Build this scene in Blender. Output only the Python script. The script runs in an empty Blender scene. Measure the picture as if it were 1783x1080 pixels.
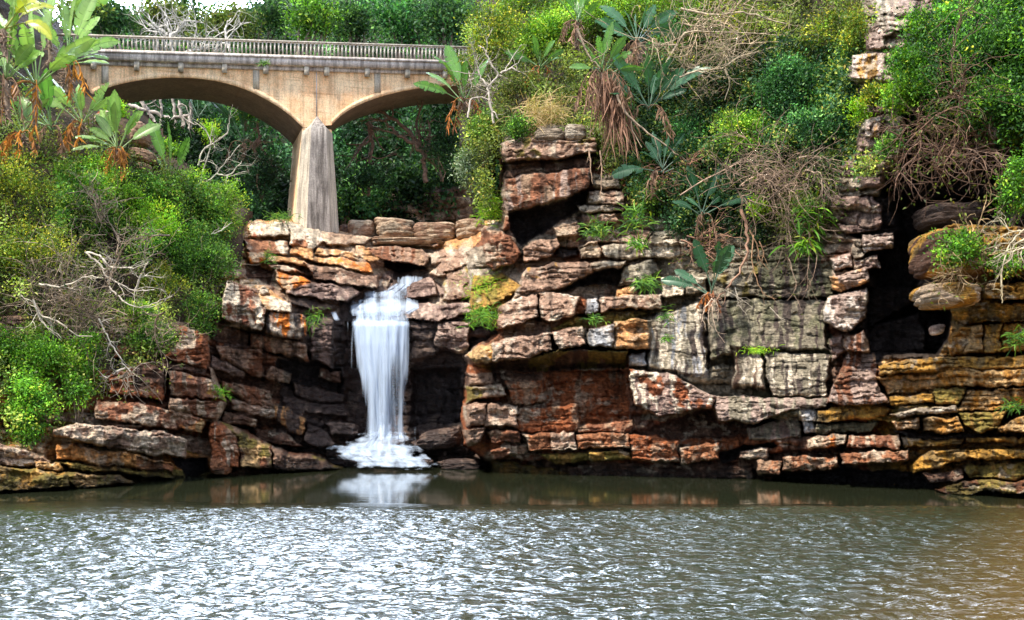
import bpy, math, random
import numpy as np
C = bpy.context.scene
COL = C.collection
F = 1980.6          # focal length in pixels of the 1783 wide photograph
HZ = 720.0          # row of the horizon
CAMZ = 2.5
# ------------------------------------------------------------------ camera
cam = bpy.data.cameras.new("camera"); camo = bpy.data.objects.new("camera", cam); COL.objects.link(camo)
cam.sensor_width = 36.0; cam.lens = 36.0 * F / 1783.0; cam.sensor_fit = 'HORIZONTAL'
camo.location = (0, 0, CAMZ); camo.rotation_euler = (math.radians(90), 0, 0)
cam.shift_y = (HZ - 540.0) / 1783.0
cam.clip_end = 3000; cam.clip_start = 0.1
C.camera = camo
# ------------------------------------------------------------------ sky, sun, exposure
SUN_EL, SUN_AZ = 57.0, -133.0      # degrees; azimuth from +Y towards +X (behind the camera, to the left)
w = bpy.data.worlds.new("World"); C.world = w; w.use_nodes = True
nt = w.node_tree; nt.nodes.clear()
out = nt.nodes.new("ShaderNodeOutputWorld"); bg = nt.nodes.new("ShaderNodeBackground")
sky = nt.nodes.new("ShaderNodeTexSky"); sky.sky_type = 'NISHITA'; sky.sun_disc = False
sky.sun_elevation = math.radians(SUN_EL); sky.sun_rotation = math.radians(SUN_AZ)
sky.air_density = 1.0; sky.dust_density = 2.0
bg.inputs['Strength'].default_value = 0.13
# broken bright cloud over the blue
tc = nt.nodes.new("ShaderNodeTexCoord"); mp = nt.nodes.new("ShaderNodeMapping"); mp.inputs['Scale'].default_value = (1, 1, 2.2)
nz = nt.nodes.new("ShaderNodeTexNoise"); nz.inputs['Scale'].default_value = 2.2; nz.inputs['Detail'].default_value = 6
cr = nt.nodes.new("ShaderNodeValToRGB"); cr.color_ramp.elements[0].position = 0.30; cr.color_ramp.elements[1].position = 0.58
cr.color_ramp.elements[0].color = (0.45, 0.45, 0.45, 1)
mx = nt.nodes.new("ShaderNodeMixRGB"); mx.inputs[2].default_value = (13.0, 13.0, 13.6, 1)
sp = nt.nodes.new("ShaderNodeSeparateXYZ"); nt.links.new(tc.outputs['Generated'], sp.inputs[0])   # extra cloud brightness added up the valley to whiten the pool's reflections
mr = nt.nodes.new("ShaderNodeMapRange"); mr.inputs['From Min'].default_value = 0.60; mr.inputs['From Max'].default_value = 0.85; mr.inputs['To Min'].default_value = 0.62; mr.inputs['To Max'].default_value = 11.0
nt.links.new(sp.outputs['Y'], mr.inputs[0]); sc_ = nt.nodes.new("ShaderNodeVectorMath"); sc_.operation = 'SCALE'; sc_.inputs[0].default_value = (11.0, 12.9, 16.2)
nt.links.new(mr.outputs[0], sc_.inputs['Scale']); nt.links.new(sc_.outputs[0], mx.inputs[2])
nt.links.new(tc.outputs['Generated'], mp.inputs['Vector']); nt.links.new(mp.outputs['Vector'], nz.inputs['Vector'])
nt.links.new(nz.outputs['Fac'], cr.inputs['Fac']); nt.links.new(cr.outputs['Color'], mx.inputs[0])
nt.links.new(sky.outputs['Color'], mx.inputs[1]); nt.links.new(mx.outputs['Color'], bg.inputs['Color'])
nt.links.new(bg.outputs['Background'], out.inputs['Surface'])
sl = bpy.data.lights.new("sun", 'SUN'); so = bpy.data.objects.new("sun", sl); COL.objects.link(so)
sl.energy = 4.5; sl.angle = math.radians(6.0); sl.color = (1.0, 0.93, 0.82)
el, az = math.radians(SUN_EL), math.radians(SUN_AZ)
sd = np.array([math.sin(az) * math.cos(el), math.cos(az) * math.cos(el), math.sin(el)])
import mathutils
so.rotation_euler = mathutils.Vector(sd).to_track_quat('Z', 'Y').to_euler()
C.view_settings.view_transform = 'Standard'; C.view_settings.look = 'None'
C.view_settings.gamma = 1.0; C.view_settings.exposure = 0.68
C.cycles.use_denoising = True
C.cycles.max_bounces = 6; C.cycles.diffuse_bounces = 3; C.cycles.glossy_bounces = 3
C.cycles.transmission_bounces = 3; C.cycles.transparent_max_bounces = 12
C.cycles.sample_clamp_indirect = 4.0
C.cycles.caustics_reflective = False; C.cycles.caustics_refractive = False

# ------------------------------------------------------------------ helpers
def P(px, py, Y):
    px = np.asarray(px, float); py = np.asarray(py, float); Y = np.asarray(Y, float)
    return np.stack(np.broadcast_arrays((px - 891.5) / F * Y, Y, CAMZ + (HZ - py) / F * Y), -1)

_T = np.random.RandomState(7).rand(64, 256, 256)
def vnoise(x, y, seed=0):
    xi = np.floor(x).astype(int); yi = np.floor(y).astype(int); fx = x - xi; fy = y - yi
    fx = fx * fx * (3 - 2 * fx); fy = fy * fy * (3 - 2 * fy)
    t = _T[seed % 64]; o = (seed // 64) * 37
    a = t[(xi + o) & 255, yi & 255]; b = t[(xi + 1 + o) & 255, yi & 255]
    c = t[(xi + o) & 255, (yi + 1) & 255]; d = t[(xi + 1 + o) & 255, (yi + 1) & 255]
    return (a * (1 - fx) + b * fx) * (1 - fy) + (c * (1 - fx) + d * fx) * fy
def fbm(x, y, octv=4, seed=0, gain=0.5):
    s = 0; a = 1; n = 0
    for k in range(octv):
        ang = 0.6 * k
        xx = (x * math.cos(ang) - y * math.sin(ang)) * 2 ** k + 17.3 * k
        yy = (x * math.sin(ang) + y * math.cos(ang)) * 2 ** k + 9.1 * k
        s = s + a * vnoise(xx, yy, seed + k); n += a; a *= gain
    return s / n            # 0..1, mean .5
def ss(e0, e1, x):
    t = np.clip((x - e0) / (e1 - e0), 0, 1); return t * t * (3 - 2 * t)
def hsh(i, seed=0):
    i = np.asarray(i).astype(np.int64)
    v = np.sin(i * 127.1 + seed * 311.7 + 0.5) * 43758.5453
    return v - np.floor(v)

def chips(x, y, sc, seed):
    """broken facets: every cell is a small tilted plane -> height -0.5..0.5"""
    X, Y = x / sc, y / sc; xi, yi = np.floor(X), np.floor(Y); best = np.full(x.shape, 9.); h = np.zeros(x.shape)
    for a in (-1, 0, 1):
        for b in (-1, 0, 1):
            k = (xi + a) * 57.0 + (yi + b) * 131.0; px = xi + a + hsh(k, seed); py = yi + b + hsh(k, seed + 1)
            d = (X - px) ** 2 + (Y - py) ** 2; m = d < best; best = np.where(m, d, best)
            v = (hsh(k, seed + 2) - .5) * .7 + (hsh(k, seed + 3) - .5) * 1.3 * (X - px) + (hsh(k, seed + 4) - .5) * 1.3 * (Y - py); h = np.where(m, v, h)
    return h

class TPS:
    def __init__(s, pts):
        p = np.array(pts, float); s.p = p[:, :2] / 100.0; n = len(p)
        A = np.zeros((n + 3, n + 3)); A[:n, :n] = s.k(s.p[:, None, :] - s.p[None]) + np.eye(n) * 0.02
        A[:n, n] = 1; A[:n, n + 1:] = s.p; A[n, :n] = 1; A[n + 1:, :n] = s.p.T
        s.w = np.linalg.solve(A, np.r_[p[:, 2], 0, 0, 0])
    def k(s, d):
        r2 = (d ** 2).sum(-1); return 0.5 * r2 * np.log(r2 + 1e-9)
    def __call__(s, x, y):
        x, y = np.broadcast_arrays(np.asarray(x, float), np.asarray(y, float)); q = np.stack([x.ravel(), y.ravel()], -1) / 100.0
        o = s.w[-3] + q @ s.w[-2:]
        for j in range(len(s.p)): o = o + s.w[j] * s.k(q - s.p[j])
        return o.reshape(x.shape)

def inpoly(x, y, poly):
    poly = np.array(poly, float); n = len(poly)
    ins = np.zeros(x.shape, bool); d2 = np.full(x.shape, 1e9)
    j = n - 1
    for i in range(n):
        x0, y0 = poly[j]; x1, y1 = poly[i]
        c = ((y1 > y) != (y0 > y)) & (x < (x0 - x1) * (y - y1) / ((y0 - y1) if y0 != y1 else 1e-9) + x1)
        ins ^= c
        dx, dy = x1 - x0, y1 - y0
        t = np.clip(((x - x0) * dx + (y - y0) * dy) / (dx * dx + dy * dy + 1e-9), 0, 1)
        d2 = np.minimum(d2, (x - x0 - t * dx) ** 2 + (y - y0 - t * dy) ** 2); j = i
    d = np.sqrt(d2); return np.where(ins, d, -d)        # signed, + inside

def tag(o, label=None, cat=None, group=None, kind=None):
    if label: o['label'] = label
    if cat: o['category'] = cat
    if group: o['group'] = group
    if kind: o['kind'] = kind
    return o
def empty(name, loc, label, cat, group=None):
    o = bpy.data.objects.new(name, None); COL.objects.link(o); o.location = tuple(float(v) for v in loc)
    o.empty_display_size = 0.3
    return tag(o, label, cat, group)
def mesh(name, v, f, mat, col=None, parent=None, smooth=True, uv=None, attrs=None):
    """v (N,3); f (M,k) int array or list of such arrays; col (N,3|4)"""
    v = np.asarray(v, float)
    if parent is not None: v = v - np.array(parent['_o'] if '_o' in parent else parent.location)
    fl = f if isinstance(f, list) and isinstance(f[0], np.ndarray) else [np.asarray(f)]
    fl = [np.asarray(a, np.int32) for a in fl if len(a)]
    me = bpy.data.meshes.new(name)
    me.vertices.add(len(v)); me.vertices.foreach_set('co', v.astype(np.float32).ravel())
    tot = np.concatenate([np.full(len(a), a.shape[1], np.int32) for a in fl])
    idx = np.concatenate([a.ravel() for a in fl])
    me.loops.add(len(idx)); me.loops.foreach_set('vertex_index', idx)
    me.polygons.add(len(tot)); st = np.r_[0, np.cumsum(tot)[:-1]].astype(np.int32)
    me.polygons.foreach_set('loop_start', st); me.polygons.foreach_set('loop_total', tot)
    if smooth: me.polygons.foreach_set('use_smooth', np.ones(len(tot), bool))
    me.update(calc_edges=True)
    if col is not None:
        col = np.asarray(col, np.float32)
        if col.shape[1] == 3: col = np.c_[col, np.ones(len(col), np.float32)]
        a = me.color_attributes.new("Col", 'FLOAT_COLOR', 'POINT'); a.data.foreach_set('color', col.astype(np.float32).ravel())
    if uv is not None:
        a = me.attributes.new("st", 'FLOAT_VECTOR', 'POINT')
        a.data.foreach_set('vector', np.c_[uv, np.zeros(len(v))].astype(np.float32).ravel())
    me.validate()
    o = bpy.data.objects.new(name, me); COL.objects.link(o)
    if mat: me.materials.append(mat)
    if parent is not None: o.parent = parent
    return o

class MB:
    def __init__(s): s.v = []; s.f3 = []; s.f4 = []; s.c = []; s.n = 0
    def add(s, v, f, col=(1, 1, 1)):
        v = np.asarray(v, float); f = np.asarray(f, int)
        (s.f4 if f.shape[1] == 4 else s.f3).append(f + s.n); s.v.append(v)
        col = np.asarray(col, float)
        s.c.append(np.broadcast_to(col, (len(v), 3)) if col.ndim == 1 else col); s.n += len(v)
    def build(s, name, mat, parent=None, smooth=True):
        fl = []
        if s.f4: fl.append(np.concatenate(s.f4))
        if s.f3: fl.append(np.concatenate(s.f3))
        return mesh(name, np.concatenate(s.v), fl, mat, np.concatenate(s.c), parent, smooth)

def tube(pts, rad, sides=5, cap=True):
    p = np.asarray(pts, float); n = len(p); r = np.broadcast_to(np.asarray(rad, float), (n,))
    t = np.gradient(p, axis=0); t /= np.linalg.norm(t, axis=1, keepdims=True) + 1e-9
    up = np.array([0.3, 0.2, 1.0]) if abs(t[0, 2]) < .9 else np.array([1.0, 0.3, 0.1])
    a = np.cross(t, up); a /= np.linalg.norm(a, axis=1, keepdims=True) + 1e-9; b = np.cross(t, a)
    th = np.arange(sides) * 2 * math.pi / sides
    v = p[:, None] + r[:, None, None] * (a[:, None] * np.cos(th)[None, :, None] + b[:, None] * np.sin(th)[None, :, None])
    i = np.arange(n - 1)[:, None] * sides; j = np.arange(sides)[None]; k = (j + 1) % sides
    f = np.stack([i + j, i + k, i + sides + k, i + sides + j], -1).reshape(-1, 4)
    return v.reshape(-1, 3), f
def twigs(start, d, length, rng, nseg=6, curl=0.35, grav=0.0, r0=0.012, r1=0.004, sides=3):
    """many thin curved tubes at once -> verts, faces"""
    N = len(start); p = np.array(start, float); d = np.array(d, float); d /= np.linalg.norm(d, axis=1, keepdims=True) + 1e-9
    pts = [p]; step = (np.broadcast_to(length, (N,)) / nseg)[:, None]; ds = [d]
    bend = rng.normal(size=(N, 3)) * curl * 0.6
    for _ in range(nseg):
        d = d + bend + rng.normal(size=(N, 3)) * curl; d[:, 2] += grav
        d /= np.linalg.norm(d, axis=1, keepdims=True) + 1e-9
        p = p + d * step; pts.append(p); ds.append(d)
    pts = np.stack(pts, 1); D = np.stack(ds, 1)
    a = np.cross(D, np.array([0.31, 0.82, 0.48])); a /= np.linalg.norm(a, axis=2, keepdims=True) + 1e-9; b = np.cross(D, a)
    th = np.arange(sides) * 2 * math.pi / sides; r = np.linspace(1, 0, nseg + 1)
    rr = (np.broadcast_to(r1, (N,))[:, None] + (np.broadcast_to(r0, (N,)) - np.broadcast_to(r1, (N,)))[:, None] * r[None])[:, :, None, None]
    v = pts[:, :, None] + rr * (a[:, :, None] * np.cos(th)[None, None, :, None] + b[:, :, None] * np.sin(th)[None, None, :, None])
    m = (nseg + 1) * sides
    i = np.arange(nseg)[:, None] * sides; j = np.arange(sides)[None]; k = (j + 1) % sides
    f = np.stack([i + j, i + k, i + sides + k, i + sides + j], -1).reshape(1, -1, 4) + (np.arange(N) * m)[:, None, None]
    return v.reshape(-1, 3), f.reshape(-1, 4), pts

# ------------------------------------------------------------------ materials
def newmat(name):
    m = bpy.data.materials.new(name); m.use_nodes = True; t = m.node_tree; t.nodes.clear()
    o = t.nodes.new("ShaderNodeOutputMaterial"); b = t.nodes.new("ShaderNodeBsdfPrincipled")
    t.links.new(b.outputs[0], o.inputs[0]); return m, t, b, o
def N(t, kind, **kw):
    n = t.nodes.new(kind)
    for k, v in kw.items():
        if k in n.inputs: n.inputs[k].default_value = v
        else: setattr(n, k, v)
    return n
def rampnode(t, src, stops):
    r = N(t, "ShaderNodeValToRGB"); e = r.color_ramp.elements
    while len(e) < len(stops): e.new(0.5)
    for i, (p, c) in enumerate(stops):
        e[i].position = p; e[i].color = (c, c, c, 1) if not hasattr(c, '__len__') else (*c, 1)
    t.links.new(src, r.inputs[0]); return r.outputs[0]
def mixc(t, mode, fac, a, b):
    m = N(t, "ShaderNodeMixRGB", blend_type=mode)
    for i, s in ((0, fac), (1, a), (2, b)):
        if hasattr(s, 'links') or hasattr(s, 'is_output'): t.links.new(s, m.inputs[i])
        else: m.inputs[i].default_value = s if i == 0 else (*s, 1)
    return m.outputs[0]

def mat_rock():
    m, t, b, o = newmat("layered_sandstone")
    at = N(t, "ShaderNodeVertexColor", layer_name="Col"); g = N(t, "ShaderNodeNewGeometry")
    n1 = N(t, "ShaderNodeTexNoise", Scale=7.0, Detail=9.0, Roughness=0.75); t.links.new(g.outputs['Position'], n1.inputs['Vector'])
    n2 = N(t, "ShaderNodeTexNoise", Scale=2.2, Detail=6.0, Roughness=0.65); t.links.new(g.outputs['Position'], n2.inputs['Vector'])
    mp = N(t, "ShaderNodeMapping"); mp.inputs['Scale'].default_value = (1.0, 1.0, 7.0); t.links.new(g.outputs['Position'], mp.inputs['Vector'])
    n3 = N(t, "ShaderNodeTexNoise", Scale=2.5, Detail=5.0, Roughness=0.6); t.links.new(mp.outputs[0], n3.inputs['Vector'])
    c = mixc(t, 'MULTIPLY', 1.0, at.outputs['Color'], rampnode(t, n1.outputs['Fac'], [(0.30, 0.50), (0.5, 1.05), (0.70, 1.65)]))
    c = mixc(t, 'MULTIPLY', 0.6, c, rampnode(t, n2.outputs['Fac'], [(0.35, 0.72), (0.6, 1.25)]))
    c = mixc(t, 'MULTIPLY', 0.4, c, rampnode(t, n3.outputs['Fac'], [(0.38, 0.65), (0.5, 1.1)]))
    c = mixc(t, 'MULTIPLY', 1.0, c, (1.12, 1.0, .84)); t.links.new(c, b.inputs['Base Color'])
    r = N(t, "ShaderNodeMapRange"); t.links.new(at.outputs['Alpha'], r.inputs[0])
    r.inputs['To Min'].default_value = 0.28; r.inputs['To Max'].default_value = 0.9; t.links.new(r.outputs[0], b.inputs['Roughness'])
    b.inputs['Specular IOR Level'].default_value = 0.35
    vo = N(t, "ShaderNodeTexVoronoi", feature='DISTANCE_TO_EDGE', Scale=1.6)
    mw = N(t, "ShaderNodeMixRGB", blend_type='ADD'); mw.inputs[0].default_value = 0.45
    t.links.new(mp.outputs[0], mw.inputs[1]); t.links.new(n2.outputs['Color'], mw.inputs[2]); t.links.new(mw.outputs[0], vo.inputs['Vector'])
    cr = rampnode(t, vo.outputs['Distance'], [(0.0, 0.0), (0.06, 1.0)])
    s1 = N(t, "ShaderNodeMath", operation='MULTIPLY_ADD'); t.links.new(cr, s1.inputs[0]); s1.inputs[1].default_value = 0.35; t.links.new(n1.outputs['Fac'], s1.inputs[2])
    s2 = N(t, "ShaderNodeMath", operation='MULTIPLY_ADD'); t.links.new(n3.outputs['Fac'], s2.inputs[0]); s2.inputs[1].default_value = 1.0; t.links.new(s1.outputs[0], s2.inputs[2])
    bp = N(t, "ShaderNodeBump", Strength=1.0, Distance=0.11); t.links.new(s2.outputs[0], bp.inputs['Height']); t.links.new(bp.outputs[0], b.inputs['Normal'])
    return m
def mat_leaf(name, trans=0.24, rough=0.5, spec=0.2):
    m, t, b, o = newmat(name)
    at = N(t, "ShaderNodeVertexColor", layer_name="Col")
    t.links.new(at.outputs['Color'], b.inputs['Base Color']); b.inputs['Roughness'].default_value = rough
    b.inputs['Specular IOR Level'].default_value = spec
    if trans > 0:
        tr = N(t, "ShaderNodeBsdfTranslucent"); mx = N(t, "ShaderNodeMixShader"); mx.inputs[0].default_value = trans
        c2 = mixc(t, 'MULTIPLY', 1.0, at.outputs['Color'], (1.5, 1.7, 0.7))
        t.links.new(c2, tr.inputs[0]); t.links.new(b.outputs[0], mx.inputs[1]); t.links.new(tr.outputs[0], mx.inputs[2]); t.links.new(mx.outputs[0], o.inputs[0])
    return m
def mat_bark(name, noise=6.0):
    m, t, b, o = newmat(name)
    at = N(t, "ShaderNodeVertexColor", layer_name="Col"); g = N(t, "ShaderNodeNewGeometry")
    n1 = N(t, "ShaderNodeTexNoise", Scale=noise, Detail=5.0); t.links.new(g.outputs['Position'], n1.inputs['Vector'])
    c = mixc(t, 'MULTIPLY', 1.0, at.outputs['Color'], rampnode(t, n1.outputs['Fac'], [(0.35, 0.5), (0.62, 1.35)]))
    t.links.new(c, b.inputs['Base Color']); b.inputs['Roughness'].default_value = 0.85
    bp = N(t, "ShaderNodeBump", Strength=0.5, Distance=0.03); t.links.new(n1.outputs['Fac'], bp.inputs['Height']); t.links.new(bp.outputs[0], b.inputs['Normal'])
    return m
def mat_soil():
    m, t, b, o = newmat("earth_and_roots")
    at = N(t, "ShaderNodeVertexColor", layer_name="Col"); g = N(t, "ShaderNodeNewGeometry")
    n1 = N(t, "ShaderNodeTexNoise", Scale=5.0, Detail=6.0, Roughness=0.7); t.links.new(g.outputs['Position'], n1.inputs['Vector'])
    c = mixc(t, 'MULTIPLY', 1.0, at.outputs['Color'], rampnode(t, n1.outputs['Fac'], [(0.35, 0.4), (0.62, 1.4)]))
    t.links.new(c, b.inputs['Base Color']); b.inputs['Roughness'].default_value = 1.0
    bp = N(t, "ShaderNodeBump", Strength=1.0, Distance=0.2); t.links.new(n1.outputs['Fac'], bp.inputs['Height']); t.links.new(bp.outputs[0], b.inputs['Normal'])
    return m
def mat_concrete(name, base, stain, board=1.0, streak=0.5):
    m, t, b, o = newmat(name)
    tcn = N(t, "ShaderNodeTexCoord")
    def noise(sc, scale, det=5):
        mp = N(t, "ShaderNodeMapping"); mp.inputs['Scale'].default_value = sc; t.links.new(tcn.outputs['Object'], mp.inputs['Vector'])
        n = N(t, "ShaderNodeTexNoise", Scale=scale, Detail=float(det), Roughness=0.65); t.links.new(mp.outputs[0], n.inputs['Vector']); return n.outputs['Fac']
    big = noise((1, 1, 1), 0.9); fine = noise((1, 1, 1), 14.0, 8); brd = noise((0.25, 0.25, 9), 1.3, 3); stk = noise((4, 4, 0.35), 1.2, 5)
    c = mixc(t, 'MIX', rampnode(t, big, [(0.42, 0), (0.64, 0.75)]), base, stain)
    c = mixc(t, 'MULTIPLY', streak, c, rampnode(t, stk, [(0.40, (0.22, 0.19, 0.17)), (0.56, (1.1, 1.08, 1.05))]))
    c = mixc(t, 'MULTIPLY', board, c, rampnode(t, brd, [(0.30, (0.72, 0.62, 0.5)), (0.42, (1.05, 1.04, 1.0))]))
    c = mixc(t, 'MULTIPLY', 0.8, c, rampnode(t, fine, [(0.3, 0.6), (0.65, 1.25)]))
    t.links.new(c, b.inputs['Base Color']); b.inputs['Roughness'].default_value = 0.85
    ad = N(t, "ShaderNodeMath", operation='ADD'); t.links.new(brd, ad.inputs[0]); t.links.new(fine, ad.inputs[1])
    bp = N(t, "ShaderNodeBump", Strength=0.4, Distance=0.03); t.links.new(ad.outputs[0], bp.inputs['Height']); t.links.new(bp.outputs[0], b.inputs['Normal'])
    return m
ROCK = mat_rock(); LEAF = mat_leaf("foliage"); BLADE = mat_leaf("paddle_leaf", 0.25, 0.35, 0.5); BARK = mat_bark("bark"); SOIL = mat_soil()
DRY = mat_leaf("dry_leaf", 0.15, 0.8, 0.1)
# ------------------------------------------------------------------ rock relief
PAL = {  # main colour, second colour, amount of the second, dryness
 'pale': ((.46, .38, .31), (.30, .21, .16), .35, 1), 'white': ((.66, .60, .52), (.30, .10, .05), .30, 1),
 'pink': ((.30, .205, .165), (.48, .42, .37), .38, 1), 'grey': ((.27, .235, .20), (.46, .43, .39), .35, 1),
 'rust': ((.27, .09, .035), (.33, .22, .16), .22, 1), 'redbrown': ((.22, .095, .055), (.34, .24, .18), .32, 1),
 'rustor': ((.28, .12, .06), (.32, .22, .16), .25, 1), 'orange': ((.66, .20, .02), (.55, .42, .30), .25, 1),
 'ochre': ((.40, .23, .045), (.20, .14, .06), .40, 1), 'olive': ((.20, .165, .04), (.36, .22, .06), .4, 1),
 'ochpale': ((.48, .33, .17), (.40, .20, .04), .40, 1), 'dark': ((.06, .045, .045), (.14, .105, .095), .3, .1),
 'dkbrown': ((.10, .055, .04), (.20, .13, .10), .3, .7), 'black': ((.032, .027, .030), (.05, .045, .05), .3, .3),  # black: shade of caves and hollows put into the rock colour
 'wall': ((.215, .20, .165), (.42, .40, .35), .30, .8), 'wallg': ((.13, .135, .09), (.27, .26, .20), .35, .8),
 'wallw': ((.60, .56, .50), (.26, .22, .18), .38, .8), 'blue': ((.30, .33, .40), (.55, .55, .58), .4, .6),
 'lilac': ((.33, .26, .245), (.58, .54, .53), .42, 1), 'tan': ((.50, .28, .13), (.56, .43, .31), .4, 1),
 'purple': ((.17, .12, .115), (.34, .26, .24), .35, .7), 'bankor': ((.46, .22, .07), (.50, .36, .25), .35, 1),
}
def polyline(pl, x): a = np.array(pl, float); return np.interp(x, a[:, 0], a[:, 1])
def relief(name, box, step, mask, base, lines, polys, tint, seed, sub=24, amp=1.0, roll=3.0, rollw=16, wid=110, kind='structure', warp=1.0, label=None):
    x0, x1, y0, y1 = box
    gx = np.arange(x0, x1 + step, step); gy = np.arange(y0, y1 + step, step)
    X, Yp = np.meshgrid(gx, gy)
    wx = (fbm(X / 42, Yp / 42, 3, seed + 1) - .5) * 16 * warp + (fbm(X / 9, Yp / 9, 2, seed + 5) - .5) * 5 * warp
    wy = (fbm(X / 42, Yp / 42, 3, seed + 2) - .5) * 12 * warp + (fbm(X / 9, Yp / 9, 2, seed + 6) - .5) * 5 * warp
    x = X + wx; y = Yp + wy
    # stratum coordinate
    q = np.zeros_like(x); hgt = np.full_like(x, 60.)
    L = [polyline(l, x) for l in lines]
    for k in range(len(L) - 1):
        h = np.maximum(L[k + 1] - L[k], 4); t = (y - L[k]) / h
        m = (t >= 0) & ((t < 1) | (k == len(L) - 2))
        n = max(1, round(float(np.median(h)) / sub)); 
        q = np.where(m, k * 50 + t * n, q); hgt = np.where(m, h / n, hgt)
    bed = np.floor(q); tq = q - bed
    # uneven bed thickness: merge about a third of the beds with the one above
    eq = np.minimum(tq * 1.0, (1 - tq)) * hgt
    edge_on = lambda b: (hsh(b, seed + 3) > .28)
    near_up = tq < .5
    on = np.where(near_up, edge_on(bed), edge_on(bed + 1))
    wd = wid * (.45 + 1.1 * hsh(bed, seed + 4)); u = x / wd + hsh(bed, seed + 8) * 9 + (fbm(x / 120, y / 60, 2, seed + 9) - .5) * 1.2
    bi = np.floor(u); tu = u - bi; eu = np.minimum(tu, 1 - tu) * wd
    bid = bi * 13.7 + bed * 3.1
    A = (hsh(bed, seed + 10) - .45) * .8 + (fbm(x / 160, bed * 3.3, 2, seed + 11) - .5) * 1.6
    A = A + (hsh(bid, seed + 12) - .5) * .55 + (hsh(bid, seed + 13) - .5) * (tu - .5) * .6 + (hsh(bid, seed + 14) - .3) * (.5 - tq) * .45
    A = A - on * (.04 + .46 * fbm(x / 70, y / 70, 2, seed + 15)) * np.exp(-(eq / 2.6) ** 2)
    A = A - (hsh(bid, seed + 16) > .45) * .20 * np.exp(-(eu / 2.4) ** 2)
    A = A + .10 * np.minimum(eq, 8) / 8
    # fine relief
    fine = (fbm(x / 30, y / 14, 5, seed + 20, .58) - .5) * .75 + (fbm(X / 11, Yp / 22, 3, seed + 24) - .5) * .28
    lay = np.abs(((y + 10 * fbm(x / 90, y / 60, 2, seed + 26)) / 9.5) % 1 - .5) * 2
    fine = fine - .24 * np.exp(-(lay / .2) ** 2) * ss(.45, .7, fbm(x / 60, y / 20, 2, seed + 28))
    fine = fine + .24 * chips(x * .8, y * 1.25, 24, seed + 60) + .12 * chips(x, y * 1.4, 10, seed + 70)
    # the ground between traced blocks follows the mean relief and colour of its neighbours
    bgp = np.zeros(X.shape); bgc = np.zeros(X.shape + (3,)); bw = np.full(X.shape, 1e-6); bwa = np.zeros(X.shape)
    for e in polys:
        pa = np.array(e[0], float); pm = np.mean(e[1]) if isinstance(e[1], tuple) else e[1]
        if pm < -.2 or 'nb' in (e[3] if len(e) > 3 else {}): continue
        cx, cy = pa.mean(0); ext = np.maximum(np.ptp(pa, axis=0) / 2, 6); dx = np.maximum(np.abs(X - cx) - ext[0] * .7, 0); dy = np.maximum(np.abs(Yp - cy) - ext[1] * .7, 0) * 1.6
        w_ = 1 / (dx * dx + dy * dy + 60.) ** 1.6; bgp += w_ * min(pm, 2.6); bgc += w_[..., None] * (np.array(PAL[e[2]][0]) * .7 + np.array(PAL[e[2]][1]) * .3); bw += w_
    near = ss(0, 1, bw * 60 ** 1.6 * .35) if polys else 0
    bgp = bgp / bw; bgc = bgc / bw[..., None]
    prot = A * amp + (bgp - .12) * near; flat = np.ones(X.shape)
    col = np.zeros(X.shape + (3,)); dry = np.ones(X.shape)
    def paint(names, fld):
        c = np.zeros(X.shape + (3,)); d = np.zeros(X.shape)
        for i, nme in enumerate(names):
            wgt = (fld == i); c[wgt] = PAL[nme][0]; d[wgt] = PAL[nme][3]
        return c, d
    sec = fbm(x / 24, y / 34, 4, seed + 30, .6); sec2 = fbm(x / 9, y / 26, 4, seed + 34, .6); sf = fbm(X / 5, Yp / 7, 3, seed + 38)
    def shade(nme, extra=0.0):
        a, b, am, d = PAL[nme]; th = .5 + (.5 - am) * .32
        k = ss(th - .05, th + .05, .6 * sec + .4 * sec2 + (sf - .5) * .10 + extra)[..., None]
        return np.array(a) * (1 - k) + np.array(b) * k, d
    base_names = tint(X, Yp, bed, bi, seed)          # integer field + list
    names, fld = base_names
    for i, nme in enumerate(names):
        mm = fld == i
        if mm.any(): c_, d_ = shade(nme); col[mm] = c_[mm]; dry[mm] = d_
    for e in polys:
        pts, p, nme = e[:3]; o = e[3] if len(e) > 3 else {}
        pa = np.array(pts, float); mnx, mny = pa.min(0) - 14; mxx, mxy = pa.max(0) + 14
        c0, c1 = np.searchsorted(gx, [mnx, mxx]); r0, r1 = np.searchsorted(gy, [mny, mxy])
        if c1 <= c0 or r1 <= r0: continue
        s = (slice(r0, r1), slice(c0, c1)); xx, yy = x[s], y[s]
        d = inpoly(xx, yy, pts); wdt = o.get('w', 1.1)
        m = ss(-1.0, wdt, d)
        gyd, gxd = np.gradient(d); vert = np.abs(gyd) / (np.abs(gyd) + np.abs(gxd) + 1e-6); cx, cy = pa.mean(0); hh = max(mxy - mny - 28, 6)
        pt, pb = p if isinstance(p, tuple) else (p, p)
        if not isinstance(p, tuple) and p > 0: lm = float(np.median(bgp[s])); pt = pb = lm + (p - lm) * .52      # neighbours stay part of one bed
        ty = np.clip((yy - mny - 14) / hh, 0, 1)
        rs = np.random.RandomState(int(abs(cx * 7 + cy * 13)) % 99991)
        tgt = pt + (pb - pt) * ty + (xx - cx) / 100 * rs.uniform(-.6, .6) + (yy - cy) / 100 * o.get('ty', rs.uniform(-.2, .9))
        tgt = tgt + .07 * np.minimum(np.maximum(d, 0), 6) / 6 + o.get('k', .24) * A[s] * amp
        prot[s] = prot[s] * (1 - m) + tgt * m - o.get('c', .22) * np.exp(-((d + .5) / 1.7) ** 2) * (d < 4) * (.12 + .88 * vert) * (.1 + 1.3 * vnoise(xx / 25, yy / 25, seed + 40))
        if 'f' in o: flat[s] = flat[s] * (1 - m) + o['f'] * m
        cc, dd = shade(nme, 0); cm = ss(-.8, .8, d)[..., None]
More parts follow.
